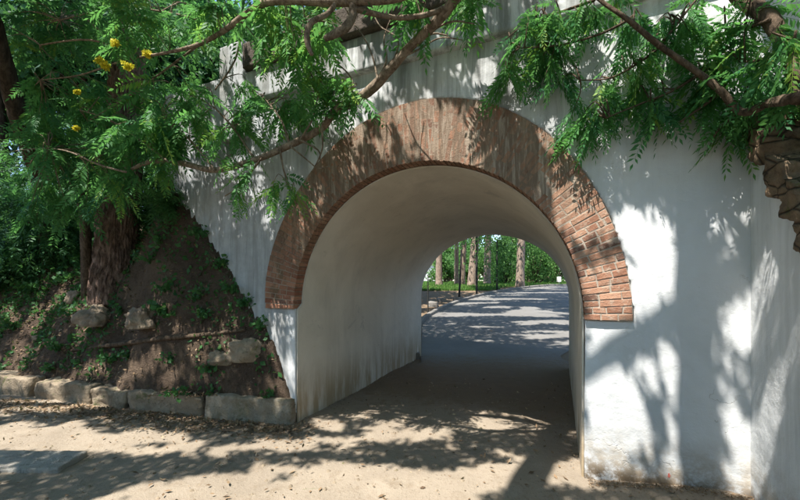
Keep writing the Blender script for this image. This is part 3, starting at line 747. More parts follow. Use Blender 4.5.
# unseen crown added to that tree, its leaves placed to cast the drawn dapples
def inpoly(x, y, pg):
    c = False; j = len(pg) - 1
    for i in range(len(pg)):
        if (pg[i][1] > y) != (pg[j][1] > y) and x < (pg[j][0] - pg[i][0]) * (y - pg[i][1]) / (pg[j][1] - pg[i][1]) + pg[i][0]: c = not c
        j = i
    return c
BX = lambda a, b, c, d: [(a, b), (c, b), (c, d), (a, d)]
MASKW = [([(577, 262), (625, 245), (625, 259), (579, 272)], .97), ([(612, 357), (750, 266), (750, 282), (618, 368)], .95), ([(700, 258), (720, 258), (725, 490), (709, 490)], .97), ([(674, 150), (716, 150), (716, 258), (680, 258)], .97),
         (BX(340, 112, 370, 184), .05), (BX(380, 102, 394, 156), .15), ([(300, 186), (322, 184), (310, 238), (290, 238)], .05), (BX(290, 128, 332, 172), .45), (BX(452, 118, 486, 174), .2), (BX(492, 136, 520, 188), .2),
         ([(550, 160), (640, 240), (640, 322), (575, 322), (555, 240)], .02), (BX(505, 60, 560, 160), .3), (BX(270, 296, 295, 341), .03), (BX(270, 341, 295, 354), .9), (BX(270, 354, 295, 376), .03),
         (BX(560, 60, 668, 150), .12), (BX(660, 40, 752, 130), .12), (BX(585, 150, 674, 266), .3), (BX(640, 262, 668, 296), .5), (BX(580, 296, 704, 378), .02),
         ([(630, 384), (668, 384), (674, 474), (638, 474)], .62), (BX(580, 374, 704, 495), .02), (BX(720, 130, 752, 262), .3), (BX(722, 286, 754, 500), .25)]
MASKG = [(BX(-60, 384, 112, 416), .5), (BX(112, 394, 292, 428), .75), (BX(-40, 424, 120, 454), .02), ([(120, 424), (210, 440), (200, 456), (120, 455)], .12), ([(130, 484), (260, 462), (480, 464), (480, 512), (60, 512)], .05), (BX(430, 460, 592, 492), .08), ([(400, 418), (470, 409), (592, 415), (592, 436), (420, 434)], .2),
         ([(205, 448), (420, 425), (420, 442), (210, 458)], .25), (BX(310, 414, 400, 430), .35), (BX(440, 436, 590, 460), .7), (BX(200, 440, 480, 470), .8)]
MASKB = [(BX(84, 302, 128, 332), .2), (BX(-60, 312, 64, 338), .45), (BX(-60, 366, 40, 400), .35), (BX(128, 330, 170, 345), .5), (BX(205, 345, 275, 372), .55), (BX(40, 380, 120, 402), .7), (BX(120, 170, 200, 290), .96), (BX(230, 375, 290, 400), .5)]
def shade(gx_, gy_):
    u, v = uv_of((gx_, gy_))
    if v > 0:
        h = v / SUNV; uw = u - SUNU * h
        if h > 4.5: return .15
        op = abs(uw) < AR and (h < HS or math.hypot(uw, h - HS) < AR)
        if not op:
            if uw > 2.52: return .45
            if uw < -3.6: return .8
            p = W(uw, 0, h); x, y = pix(p)
            for pg, q in MASKW:
                if inpoly(x, y, pg): return q
            if x > 560: return .12
            if x > 500: return .8
            return (.3 if y < 240 else .7) if x < 330 else .42
    if gy_ < .8: return .85
    x, y = pix((gx_, gy_, 0))
    y += 7 * nz(gx_ * 1.3, gy_ * 3, 1) + 5 * nz(gx_ * 4, gy_ * 9, 2); x += 30 * nz(gx_, gy_ * 2, 6)
    if not (-60 < x < 860 and y < 520): return .85
    for pg, q in MASKG:
        if inpoly(x, y, pg): return q
    kx = uv_of((gx_, gy_))
    return .95 if y < 440 else .86
rg = np.random.default_rng(5)
pts = []; N = 330000
gxs = rg.uniform(-6.5, 4.2, N); gys = rg.uniform(-.8, 7.4, N); zz = rg.uniform(5.0, 6.8, N)
bs = np.full(N, -1.0); cand = np.where((gxs < -.4) & (gys > 3.9))[0]; live = cand.copy()
for hh in np.arange(3.4, .1, -.12):
    bx_ = gxs[live] - SD[0] * hh / -SD[2]; by_ = gys[live] - SD[1] * hh / -SD[2]
    uu = (bx_ - X0) * CT + (by_ - Y0) * ST; vv = -(bx_ - X0) * ST + (by_ - Y0) * CT
    hit = (bank_h(bx_, by_) > hh) & (by_ > 4.0 + (-1.2 - bx_) * .25) & ((vv < .05) | (uu < -3.6)) & (uu < -1.45)
    for k_, a_, b_ in zip(live[hit], bx_[hit], by_[hit]):
        X_, Y_ = pix((a_, b_, hh)); bs[k_] = .55
        for pg, q_ in MASKB:
            if inpoly(X_, Y_, pg): bs[k_] = q_; break
    live = live[~hit]
for x, y, z, b_ in zip(gxs, gys, zz, bs):
    s_ = b_ if b_ >= 0 else shade(x, y)
    if s_ < .03: continue
    gv = (y - Y0) * CT - (x - X0) * ST < 0
    if s_ < .9: s_ = 1.0 if .5 + .62 * noise.fractal(Vector((x * 1.0, y * 4.2, 3) if gv else (x * 2.6, y * 2.6, 3)), .7, 2.1, 3) < s_ * .9 + .05 else 0.0
    if rg.uniform() < s_:
        k = 1.0
        for _ in range(5):
            p = np.array((x, y, 0)) - SD * (z * k / -SD[2])
            if p[1] < .3 or pix(p)[1] < -25 or not -30 < pix(p)[0] < 830: pts.append(p); break
            k *= 1.18
far = np.stack([rg.uniform(-11, 9, 26000), rg.uniform(-9, 4, 26000), rg.uniform(6.5, 8.5, 26000)], 1)  # added unseen leaves around and behind the camera, cutting warm bounce off the ground
fg = far + SD * (far[:, 2:] / -SD[2])
far = far[((fg[:, 1] < -.8) | (fg[:, 0] < -6.5) | (fg[:, 0] > 4.2)) & ~((far[:, 1] > .3) & (YH - F * (far[:, 2] - CAMH) / np.maximum(far[:, 1], .3) > -25))]
pts = np.array(pts)
V2, T2 = leaves(far, np.full(len(far), .24), np.clip(rg.normal(.4, .2, len(far)), 0, 1), .55, .3, rg)
V1, T1 = leaves(pts, np.full(len(pts), .082), np.clip(rg.normal(.4, .2, len(pts)), 0, 1), .5, .3, rg)
quads_to('crown', [V1, V2], [T1, T2], M['leaf'], TE)  # holds both added sets of shade leaves, wider than this tree's own crown

# ---- tree on the right bank, reaching in from the edge
def ZW(x):
    return Y0 + onwall(min(x, 748), 100)[0] * ST - max(0, x - 748) * .009
TR = empty('feathery_tree', W(3.9, -.35, 2.3), 'tree at the right with dark limbs and drooping feathery leaves over the whitewashed wall', 'tree')
mb = MB(); t0 = W(3.9, -.35, 2.2)
tube(mb, [t0, t0 + np.array((-.1, -.1, .9)), t0 + np.array((-.35, -.2, 2.2)), t0 + np.array((-.3, -.4, 4.5))], [.2, .16, .13, .09], 16, 6, 0, .12)
mb.build('trunk', M['brown'], TR)
lm = MB(); anch = []
PR = lambda x, y, dz=.2: P(x, y, ZW(x) - dz * .6)
limb([t0 + np.array((-.1, -.1, .9)), P(832, 88, 2.2), PR(800, 97, .42), PR(770, 103, .44), PR(742, 112, .46), PR(722, 92, .46), PR(700, 74, .46), PR(660, 46, .48), PR(628, 20, .5), PR(595, -4, .5), PR(560, -40, .5)], [.06, .04, .032, .028, .023, .022, .02, .018, .016, .013, .009], 9, lm)
limb([P(840, 130, 2.25), PR(800, 82, .1), PR(785, 50, .14), PR(770, 20, .2), PR(745, 0, .25), PR(720, -20, .3)], [.05, .035, .034, .042, .05, .03], 9, lm)
limb([PR(742, 112, .22), PR(735, 116, .22), PR(720, 128, .24), PR(712, 140, .24)], [.016, .012, .009, .005], 6, lm)
for pts_ in ([(660, 46), (640, 62), (610, 78), (580, 80)], [(700, 74), (670, 92), (640, 104), (606, 118)], [(628, 20), (600, 34), (560, 45), (520, 48)], [(595, 0), (560, 12), (525, 25), (505, 40)], [(722, 92), (700, 108), (680, 122)], [(660, 46), (680, 20), (700, -5)], [(785, 50), (760, 60), (740, 62)], [(770, 20), (740, 30), (715, 34)], [(800, 97), (790, 70), (796, 30)]):
    limb([PR(x, y, .28 + .02 * i) for i, (x, y) in enumerate(pts_)], [.012, .009, .006, .004][:len(pts_)], 5, lm)
anR = np.array([a for a in anch if a[1] > .4])
twR = MB(); rg = np.random.default_rng(33)
regR = [(498, 15, 560, 60, .05, .22, 9, .45), (500, 55, 545, 88, .05, .2, 6, .46), (535, 30, 580, 75, .05, .2, 5, .40), (545, 75, 566, 100, .04, .14, 2, .4), (560, 0, 660, 26, .05, .24, 10, .40), (660, 0, 745, 40, .05, .24, 10, .5), (740, 10, 800, 60, .05, .25, 9, .52), (620, 25, 690, 60, .05, .22, 7, .45),
        (566, 92, 612, 122, .04, .14, 7, .36), (575, 118, 604, 132, .04, .12, 3, .36), (618, 66, 648, 92, .04, .16, 5, .40), (640, 88, 676, 116, .04, .14, 4, .40), (690, 55, 745, 90, .04, .2, 7, .42), (692, 88, 738, 116, .04, .16, 6, .42), (748, 58, 800, 95, .04, .2, 7, .40), (722, 112, 740, 128, .04, .1, 2, .42)]
PB, DD, LL, TT = sprig_field(regR, anR, rg, twR, (.13, .28), .025, zoff=ZW)
V1, T1 = fronds(PB, DD, LL, TT, 12, .34, .23, .45)
quads_to('hanging_foliage', [V1], [T1], M['leaf'], TR)
_b = len(lm.V); lm.F += [tuple(i + _b for i in f) for f in twR.F]; lm.V += twR.V; lm.T += twR.T; lm.build('limb', M['brown'], TR)
# its crown above the frame
c = t0 + np.array((-.3, -.5, 4.6)); q = c + np.random.default_rng(4).normal(0, 1, (2600, 3)) * np.array((.7, .6, .55))
q = q[[not (p[1] > .3 and pix(p)[1] > -20) for p in q]]
V1, T1 = leaves(q, np.full(len(q), .1), np.random.default_rng(4).uniform(.2, .7, len(q)))
quads_to('crown', [V1], [T1], M['leaf'], TR)

# ---- pine on the left bank
_z = on_bank(114, 281); _p = P(114, 281, _z); zb = _p[2]
TP = empty('pine_tree', tuple(_p), 'thick pine trunk with deeply furrowed brown bark on the left bank', 'tree')
mb = MB(); b = _p.copy(); kz = _z / 5.3
tube(mb, [b + (0.0, 0, -.35), b + (0.0, 0, .02), b + (.03, 0, .35), b + (.06, 0, .9), b + (.13, .02, 2.0), b + (.2, .05, 4.0), b + (.25, .1, 7.0)], [q * kz for q in (.29, .265, .25, .24, .228, .2, .12)], 140, 60, 0, .10, .5, 34.0)
mb.build('trunk', M['pine'], TP)
mb = MB(); rg = np.random.default_rng(12); qs = []
for k in range(12):
    s0 = b + np.array((.2, .06, 4.6 + k * .22)); az = k * 2.4; e = s0 + np.array((math.cos(az) * 1.8, math.sin(az) * 1.6, rg.uniform(.2, .8)))
    tube(mb, [s0, (s0 + e) / 2 + (0, 0, -.1), e], [.05, .035, .012], 6, 4); qs.append(e + rg.normal(0, .45, (420, 3))); qs.append((s0 + e) / 2 + rg.normal(0, .4, (200, 3)))
mb.build('limb', M['pine'], TP)
q = np.concatenate(qs); V1, T1 = leaves(q, np.full(len(q), .14), rg.uniform(0, .7, len(q)), .3, .2, rg)
quads_to('crown', [V1], [T1], M['leafd'], TP)

# ---- woodland trees and bushes up the bank
def bush(name, c, r, n, size, mat, label, cat, group=None, trunk=None, bark='dark', seed=0, lobes=9, tb=.4, fr=False):
    rg = np.random.default_rng(100 + seed); c = np.array(c, float); r = np.array(r, float)
    root = empty(name, trunk[0] if trunk is not None else c - np.array((0, 0, r[2])), label, cat, group)
    if trunk is not None:
        mb = MB(); tube(mb, trunk, trunk_r(trunk, seed), 18, 7, .0, .12); mb.build('trunk', M[bark], root)
    pc = []; tt = []; mb = MB()
    for k in range(lobes):
        d = unit(rg.normal(0, 1, 3)); cc = c + d * r * rg.uniform(.35, .85); rr = r * rg.uniform(.28, .5)
        m = n // lobes; q = unit(rg.normal(0, 1, (m, 3))) * (rg.uniform(.25, 1.08, (m, 1)) ** .6) * rr + cc
        pc.append(q); tt.append(np.clip(rg.normal(tb + rg.normal(0, .14), .1, m), 0, 1))
        base = trunk[-1] if trunk is not None else c - np.array((0, 0, r[2] * .95))
        tube(mb, [np.array(base), (np.array(base) + cc) / 2 + rg.normal(0, .08, 3), cc], [.035 * r[0], .022 * r[0], .008 * r[0]], 5, 4)
    mb.build('limb', M[bark], root)
    q = np.concatenate(pc); t = np.concatenate(tt)
    if fr:
        V1, T1 = fronds(q, rg.normal(0, 1, (len(q), 3)) + (0, 0, -.3), rg.uniform(.8, 1.3, len(q)) * size, t, 7, .36, .24, .35, rg)
    else:
        V1, T1 = leaves(q, np.full(len(q), size), t, .5, .45, rg)
    quads_to('crown', [V1], [T1], M[mat], root)
    return root
def trunk_r(tr, seed): 
    n = len(tr); b = TRR.get(seed, .12); return [b * (1 - .35 * i / (n - 1)) for i in range(n)]
TRR = {1: .135, 2: .075, 3: .1, 4: .12, 5: .1}
def bz(x, y): return bank_z(x, y)
bush('leaning_tree', P(-60, -90, 5.0), (1.3, 1.0, .9), 700, .3, 'leafd', 'dark leaning trunk at the upper left corner, behind the hanging leaves', 'tree', 'trees on the left bank',
     [P(52, 272, on_bank(52, 272) + .1), P(42, 190, on_bank(52, 272) - .35), P(28, 140, 5.2), P(14, 100, 4.9), P(3, 60, 4.7), P(-14, 0, 4.5)], 'dark', 1, fr=True)
bush('slender_tree', P(50, 128, 5.4), (.5, .4, .3), 60, .26, 'leafd', 'slender reddish brown trunk forking left of the pine', 'tree', 'trees on the left bank',
     [np.array((P(87, 262, 5.75)[0], 5.75, bz(P(87, 262, 5.75)[0], 5.75) - .1)), P(85, 225, 5.7), P(78, 180, 5.6), P(62, 158, 5.5), P(47, 149, 5.45)], 'brown', 2, fr=True)
bl = [(-6.6, 8.4, 1.7, 1.5, 'dense dark green bush on the bank left of the leaning trunk', .28), (-4.7, 8.4, 1.4, 1.6, 'leafy green bush on the bank behind the pine trunk', .38), (-8.6, 10.2, 2.0, 2.0, 'tall rounded bush high on the bank at the far left', .36),
      (-5.6, 11.0, 2.0, 2.4, 'tall loose green tree behind the pine, high on the bank', .5), (-3.9, 9.8, 1.5, 2.2, 'green tree beyond the white pilaster at the end of the bridge', .45),
      (-8.4, 7.6, 1.5, 1.7, 'dense bush at the left edge of the photo, level with the pine trunk', .3), (-6.6, 6.9, .9, .8, 'low dark bush just left of the slender forked trunk', .28), (-7.6, 6.7, .9, .7, 'low dark bush at the left edge below the dense one', .25)]
for i, (x, y, r, h, lab, tb) in enumerate(bl):
    z = bz(x, y)
    bush('woodland_bush', (x, y, z + h * (.9 if i < 5 else .6)), (r, r, h), 1900, .32, 'leafd' if i < 3 or i > 4 else 'leaf', lab, 'bush', 'bushes on the left bank', None, 'dark', 20 + i, 16, tb, True)
for i, (x, y, hh, lab) in enumerate([(-9.5, 11, 4.4, 'leafy tree filling the upper left corner behind the leaning trunk'), (-6.6, 10.6, 4.6, 'leafy tree behind the yellow blossoms at the upper left'), (-4.6, 10.2, 4.2, 'leafy tree above the left end of the bridge'),
        (-8.6, 14.5, 7.0, 'tall leafy tree rising out of the frame above the yellow blossoms'), (-7.9, 8.9, 4.4, 'leafy tree above the dense bush, right behind the leaning trunk'), (-10.0, 9.0, 4.6, 'leafy tree at the top left corner beyond the dense bush'), (-11.2, 9.6, 3.0, 'leafy tree at the left edge of the photo, beyond the dense bush'), (-12, 17, 6.5, 'far tall tree behind the bushes at the far left'), (-7.2, 17, 7.0, 'far tall tree beyond the left bank, behind the loose green tree'), (-2.6, 16, 6.5, 'far tree showing above the bridge coping')]):
    z = max(bz(x, y), 3.2) if x < -3 else 2.0; f = 1 if y < 12 else 1.9
    bush('woodland_tree', (x, y, z + hh), (1.9 * f, 1.7 * f, 1.8 * f), 5200, .2 * f, 'leafd' if y < 12 else 'leaf', lab, 'tree', 'trees beyond the left bank',
         [np.array((x, y, z - .3)), np.array((x + .1, y, z + 1.6)), np.array((x, y, z + 3.2))], 'dark', 40 + i, 16, .45)
# low plants on the bank
def weed(x, y, n, size, spread, label, seed, cat='plant', name='weed_plant', group='weeds on the bank', fr=False):
    rg = np.random.default_rng(300 + seed); Z = on_bank(x, y); p = P(x, y, Z); p[2] = bank_z(p[0], p[1])
    root = empty(name, p, label, cat, group)
    mb = MB(); pc = []; tt = []
    for k in range(n):
        az = rg.uniform(0, 2 * math.pi); l = rg.uniform(.4, 1) * spread
        e = p + np.array((math.cos(az) * l * .7, math.sin(az) * l * .5 - .05, l * rg.uniform(.35, 1.0)))
        tube(mb, [p, (p + e) / 2 + (0, 0, .03), e], [.004, .003, .002], 4, 3)
        m = 7; f = rg.uniform(.35, 1.05, (m, 1)); pc.append(p + (e - p) * f + rg.normal(0, .02, (m, 3))); tt.append(np.clip(rg.normal(.45, .18, m), 0, 1))
    mb.build('stem', M['ivy'], root)
    q = np.concatenate(pc); t = np.concatenate(tt)
    if fr: V1, T1 = fronds(q, rg.normal(0, 1, (len(q), 3)) + (0, -.3, .1), rg.uniform(.7, 1.2, len(q)) * size * 3, t, 7, .4, .25, .5, rg)
    else: V1, T1 = leaves(q, np.full(len(q), size), t, .75, .3, rg)
    quads_to('foliage', [V1], [T1], M['ivy'], root)
WE = [(168, 318, 12, .07, .34, 'leafy green weed right of the brown rock below the pine'), (165, 300, 8, .06, .26, 'upright weed right of the foot of the pine trunk'), (121, 316, 6, .05, .16, 'small weed between the two rocks under the pine'),
      (68, 318, 9, .055, .24, 'weed left of the pale rock below the pine'), (15, 330, 12, .07, .30, 'bushy weed at the left edge above the kerb stones'), (60, 352, 9, .06, .2, 'weed below the tiny grey rock on the left bank'),
      (110, 366, 12, .055, .2, 'low weed above the mossy kerb stone, below the fallen branch'), (128, 360, 7, .05, .16, 'small weed beside the low weed below the fallen branch'), (210, 375, 8, .05, .16, 'small weed on the bank above the concrete block'), (170, 365, 7, .05, .16, 'sparse weed in the middle of the bank below the fallen branch'),
      (30, 295, 14, .08, .45, 'dark spreading plant at the left under the hanging leaves'), (62, 285, 12, .08, .42, 'dark spreading plant left of the pine trunk'), (150, 268, 11, .06, .34, 'weed growing right against the pine trunk'),
      (160, 250, 9, .06, .30, 'weed on the upper bank between the pine trunk and the wall'), (12, 262, 12, .09, .5, 'dark plant at the left edge, higher on the bank'), (52, 372, 8, .05, .18, 'weed just above the flat grey kerb stone'),
      (200, 300, 8, .05, .25, 'weed in the dark middle of the bank, halfway to the wall'), (205, 325, 9, .05, .2, 'weed left of the mossy outcrop on the bank'), (5, 372, 8, .05, .2, 'weed on the pale tan kerb stone at the left edge')]
for i, (x, y, n, s_, spd, lab) in enumerate(WE): weed(x, y, n, s_, spd, lab, i)
FE = [(20, 240, 'drooping fern at the far left, highest of the ferns'), (48, 225, 'drooping fern left of the slender forked trunk'), (72, 245, 'drooping fern below the slender forked trunk'), (30, 268, 'drooping fern above the dark spreading plants at the left'), (5, 285, 'drooping fern cut by the left edge of the photo'),
      (86, 262, 'drooping fern touching the left side of the pine trunk'), (150, 225, 'drooping fern right of the pine trunk in the dark hollow'), (172, 215, 'drooping fern at the top of the bank beside the wall')]
for i, (x, y, lab) in enumerate(FE): weed(x, y, 14, .085, .42, lab, 90 + i, 'fern', 'fern', 'ferns on the left bank', True)
IV = [(266, 328, 'ivy tuft low against the wall beside the arch pier'), (252, 305, 'ivy tuft against the wall, second from the arch pier'), (240, 287, 'ivy tuft against the wall, third from the arch pier'), (226, 262, 'ivy tuft against the wall, fourth from the arch pier'), (208, 236, 'ivy tuft against the wall, topmost on the bank')]
for i, (x, y, lab) in enumerate(IV): weed(x - 6, y + 6, 11, .05, .2, lab, 60 + i, 'ivy', 'ivy_tuft', 'ivy along the foot of the wall')
for i, (s, du, lab) in enumerate([(.12, .30, 'grass tuft on top of the wing wall nearest the corner'), (.3, .34, 'grass tuft behind the capping of the wing wall, second from the corner'), (.5, .36, 'grass tuft behind the capping of the wing wall at the photo edge')]):
    rg = np.random.default_rng(500 + i); p = W(2.5 + du, -s, cs(s) + .06); V_ = []; T_ = []
    for k in range(170):
        az = rg.uniform(0, 6.28); b0 = p + np.array((rg.normal(0, .07), rg.normal(0, .07), 0)); l = rg.uniform(.12, .3)
        d = unit(np.array((math.cos(az) * .6, math.sin(az) * .6, rg.uniform(.4, 1)))); sd = unit(np.cross(d, (0, 0, 1.))) * .004
        mid = b0 + d * l * .6; tip = mid + (d + np.array((0, 0, -.9))) * l * .45
        V_ += [b0 - sd, b0 + sd, mid + sd * .8, mid - sd * .8, mid - sd * .8, mid + sd * .8, tip + sd * .2, tip - sd * .2]; T_ += [rg.uniform(.1, .6)] * 8
    tag(quads_to('grass_tuft', [np.array(V_)], [np.array(T_)], M['grass']), lab, 'grass', 'grass tufts on the wing wall')

sh = W(3.15, -.42, 2.35); bush('bank_shrub', sh + np.array((0, 0, .25)), (.5, .42, .42), 420, .2, 'leafd', 'dark shrub behind the wing wall at the right edge, under the branch', 'bush', None, None, 'dark', 90, 10, .3, True)
sh = W(2.85, .05, 2.6); bush('bank_shrub', sh + np.array((0, 0, .25)), (.26, .2, .34), 260, .17, 'leafd', 'small dark shrub at the top corner where the wing wall meets the bridge', 'bush', None, None, 'dark', 91, 8, .3, True)
# dead leaves and crumbs: countless, so one object
rg = np.random.default_rng(77); pc = []
for _ in range(24000):
    x = rg.uniform(-7, -1.3); y = rg.uniform(4.2, 7.0); u, v = uv_of((x, y))
    if v > -.03 and u > -3.7: continue
    z = bank_z(x, y)
    if z < .2: continue
    pc.append((x, y, z + .008))
for _ in range(5200):
    f = rg.uniform(0, 1); bx = -1.0 - 5.5 * f; by = 3.9 + 1.15 * f - abs(rg.normal(0, .22)) + .12
    pc.append((bx + rg.normal(0, .1), by, gz(bx, by) + .018))
for _ in range(1500):
    x = rg.uniform(-4, 3); y = rg.uniform(1.8, 6); u, v = uv_of((x, y))
    if v > 0 and abs(u) > 1.4: continue
    if x < -1.2 and y > 3.95: continue
    pc.append((x, y, gz(x, y) + .016))
for _ in range(900):
    u = rg.uniform(1.5, 2.5); v = -abs(rg.normal(0, .06)) - .02; p = W(u, v, 0); pc.append((p[0], p[1], gz(p[0], p[1]) + .015))
for _ in range(900):
    s_ = rg.choice((-1, 1)); v = rg.uniform(.1, 4); p = W(s_ * (1.43 - abs(rg.normal(0, .07))), v, 0); pc.append((p[0], p[1], gz(p[0], p[1]) + .015))
q = np.array(pc); n = len(q); D = rg.normal(0, 1, (n, 3)); D[:, 2] *= .35; D = unit(D); S = unit(np.cross(D, rg.normal(0, .35, (n, 3)) + (0, 0, 1.)))
s_ = rg.uniform(.015, .065, (n, 1)) * np.where(np.arange(n) < 18500, 1.0, .42)[:, None]
V1 = np.stack([q, q + D * s_ * .5 + S * s_ * .22, q + D * s_, q + D * s_ * .5 - S * s_ * .22], 1).reshape(-1, 3)
tag(quads_to('leaf_litter', [V1], [np.repeat(rg.uniform(0, 1, n), 4)], M['litter']), kind='stuff')
pc = []
for _ in range(90000):
    x = rg.uniform(-7.5, -1.4); y = rg.uniform(4.1, 7.2); u, v = uv_of((x, y))
    if v > -.02 and u > -3.7: continue
    edge = sm(-.35, -.03, v) if u > -3.7 else 0
    if .5 + .6 * fbm(x, y, 4, 1.9, 4) < .52 - .42 * edge - .2 * sm(5.3, 6.0, y): continue
    z = bank_z(x, y)
    if z < .27 or rg.uniform() > .42: continue
    pc.append((x, y, z + rg.uniform(.0, .07)))
q = np.array(pc); V1, T1 = leaves(q, rg.uniform(.03, .075, len(q)), np.clip(rg.normal(.5, .2, len(q)), 0, 1), .7, -.1, rg)
tag(quads_to('undergrowth', [V1], [T1], M['ivy']), kind='stuff')
# pebbles in the path
mbp = MB()
for _ in range(1500):
    x = rg.uniform(-4.5, 2.5); y = rg.uniform(1.8, 6); u, v = uv_of((x, y))
    if v > -.05 and abs(u) > 1.4: continue
    r = .004 + .016 * rg.uniform() ** 2.5; an = rg.uniform(0, 6.28, 6); 
    ringp = [(x + math.cos(k * 1.05 + .2) * r * rg.uniform(.7, 1.3), y + math.sin(k * 1.05 + .2) * r * rg.uniform(.7, 1.3), gz(x, y) + gmicro(x, y) - .002) for k in range(6)]
    tp = [(x + (a_ - x) * .6, y + (b_ - y) * .6, c_ + r * .7) for a_, b_, c_ in ringp]
    mbp.add(ringp + tp, [(6, 7, 8, 9, 10, 11)] + [(k, (k + 1) % 6, (k + 1) % 6 + 6, k + 6) for k in range(6)])
tag(mbp.build('pebbles', M['kerb']), kind='stuff')

# ------------------------------------------------------------------ the park beyond the tunnel
def gp(x, Z): X = (x - 400) / F * Z; return np.array((X, Z, gz(X, Z)))
PT = [(439, 23.5, .21, 0, 'leftmost park trunk seen through the arch, beside the pale gap'), (456.5, 25, .15, .0, 'thin park trunk seen through the arch, left of the darker one'), (462, 24, .19, .15, 'dark grey park trunk standing close to a thinner one'),
      (472, 23, .27, .25, 'broad pale park trunk near the middle of the arch opening'), (487, 27, .26, .1, 'pale park trunk half hidden behind green leaves'), (520, 22.4, .25, .1, 'reddish park trunk standing alone beside the road')]
for i, (x, Z, r, lean, lab) in enumerate(PT):
    b = gp(x, Z); rg = np.random.default_rng(700 + i)
    root = empty('park_tree', b, lab, 'tree', 'trees in the park beyond the tunnel')
    mb = MB(); tube(mb, [b + (0, 0, -.2), b + (0, 0, .1), b + (lean * .2, 0, 1), b + (lean, 0, 4), b + (lean * 1.2, .1, 7)], [r * 1.35, r * 1.1, r, r * .85, r * .6], 20, 8, 0, .10); mb.build('trunk', M['park'], root)
    pc = []; mb = MB()
    for k in range(14):
        s0 = b + np.array((lean, 0, 5.2 + .2 * k)); az = k * 2.4 + i; e = s0 + np.array((math.cos(az) * 2.0, math.sin(az) * 1.8, rg.uniform(-.4, 1.2)))
        tube(mb, [s0, (s0 + e) / 2, e], [.06, .04, .015], 5, 3); pc.append(e + rg.normal(0, .55, (110, 3)))
    mb.build('limb', M['park'], root)
    q = np.concatenate(pc); V1, T1 = leaves(q, np.full(len(q), .2), np.clip(rg.normal(.45, .2, len(q)), 0, 1), .5, .4, rg); quads_to('crown', [V1], [T1], M['leafp'], root)
for i, (x, Zb, yb, yt, r, lab) in enumerate([(428, 13.2, 0, 275, .022, 'short dark stake nearest the kerb, at the left of the arch opening'), (459, 17.5, 0, 243, .045, 'leaning dark slim stem in the park, left of the tall straight one'), (476.7, 19.0, 0, 234, .05, 'tall straight dark slim stem beside the broad pale trunk'), (497, 21.0, 0, 240, .045, 'dark slim stem wrapped in green leaves in the middle of the arch opening')]):
    b = gp(x, Zb); t = P(x + (3 if i == 1 else 0), yt, Zb); root = empty('slim_stem', b, lab, 'sapling' if i else 'stake', 'dark slim stems in the park')
    mb = MB(); tube(mb, [b - (0, 0, .1), (b + t) / 2, t], [r * 1.2, r, r * .8], 8, 4); mb.build('stem', M['iron'], root)
    if i:
        rg = np.random.default_rng(800 + i); q = np.concatenate([t + (0, 0, .5) + rg.normal(0, 1, (420, 3)) * (.7, .6, .6)] + ([(b + t) / 2 + (0, 0, .4) + rg.normal(0, 1, (520, 3)) * (.5, .45, .7)] if i == 3 else []))
        V1, T1 = leaves(q, np.full(len(q), .16), np.clip(rg.normal(.4, .2, len(q)), 0, 1), .5, .4, rg); quads_to('foliage', [V1], [T1], M['leafp'], root)
PB_ = [(445, 34, 1.7, 1.5, 'low bush at the left of the arch opening'), (466, 38, 2.2, 2.6, 'rounded bush behind the broad pale trunk'), (488, 33, 1.9, 2.3, 'green bush behind the half hidden pale trunk'), (506, 29, 1.6, 2.1, 'green bush left of the reddish trunk'), (536, 29, 2.0, 2.7, 'large green bush right of the reddish trunk'), (556, 33, 2.4, 2.8, 'large green bush at the right of the arch opening'),
       (576, 30, 2.2, 2.4, 'green bush at the far right edge of the arch opening'), (476, 44, 3.2, 4.6, 'tall leafy tree in the far background, left of centre'), (512, 42, 3.4, 5.0, 'tall leafy tree in the far background behind the reddish trunk'), (548, 44, 3.6, 5.2, 'tall leafy tree in the far background at the right'), (450, 50, 3.0, 3.6, 'distant leafy tree at the left of the arch opening'), (458, 36, 1.6, 1.2, 'low hedge like bush between the thin park trunks'), (497, 36, 2.0, 1.3, 'low bush far behind the half hidden pale trunk'), (530, 37, 2.2, 1.4, 'low bush far behind the reddish trunk'), (548, 38, 2.2, 1.3, 'low bush near the white box by the road'), (590, 42, 3.4, 5, 'tall far tree hidden mostly by the right pier')]
for i, (x, Z, r, h, lab) in enumerate(PB_):
    b = gp(x, Z)
    bush('park_bush' if h < 3 else 'background_tree', b + np.array((0, 0, h * .95)), (r, r, h), 3000 if h < 3 else 3600, .22 if h < 3 else .34, 'leafp', lab, 'bush' if h < 3 else 'tree', 'bushes in the park' if h < 3 else 'background trees in the park', None, 'brown', 60 + i, 14, .5)
rg = np.random.default_rng(9); V_ = []; n = 46000; Zs = 20.5 + 38 * rg.uniform(0, 1, n) ** 1.6; fx = rg.uniform(400, 600, n)
X = (fx - 400) / F * Zs; ok = []
kx = np.interp(Zs, kp[:, 1], kp[:, 0]); m = X < kx - 1.2 - .6 * (fx > 500); X = X[m]; Zs = Zs[m]
B = np.array([(x, y, gz(x, y)) for x, y in zip(X, Zs)]); n = len(B)
D = rg.normal(0, .3, (n, 3)); D[:, 2] = 1; D = unit(D); S = unit(np.cross(D, rg.normal(0, 1, (n, 3)))); l = rg.uniform(.06, .16, (n, 1)) * (1 + .06 * (B[:, 1:2] - 20))
wd_ = .02 * (1 + .08 * (B[:, 1:2] - 20)); V1 = np.stack([B - S * wd_, B + S * wd_, B + D * l + S * .006, B + D * l - S * .006], 1).reshape(-1, 3)
tag(quads_to('lawn', [V1], [np.repeat(rg.uniform(.3, 1, n), 4)], M['grass']), kind='stuff')
rg = np.random.default_rng(55)  # unseen trees added to dapple the road, leaves hung along the sun rays
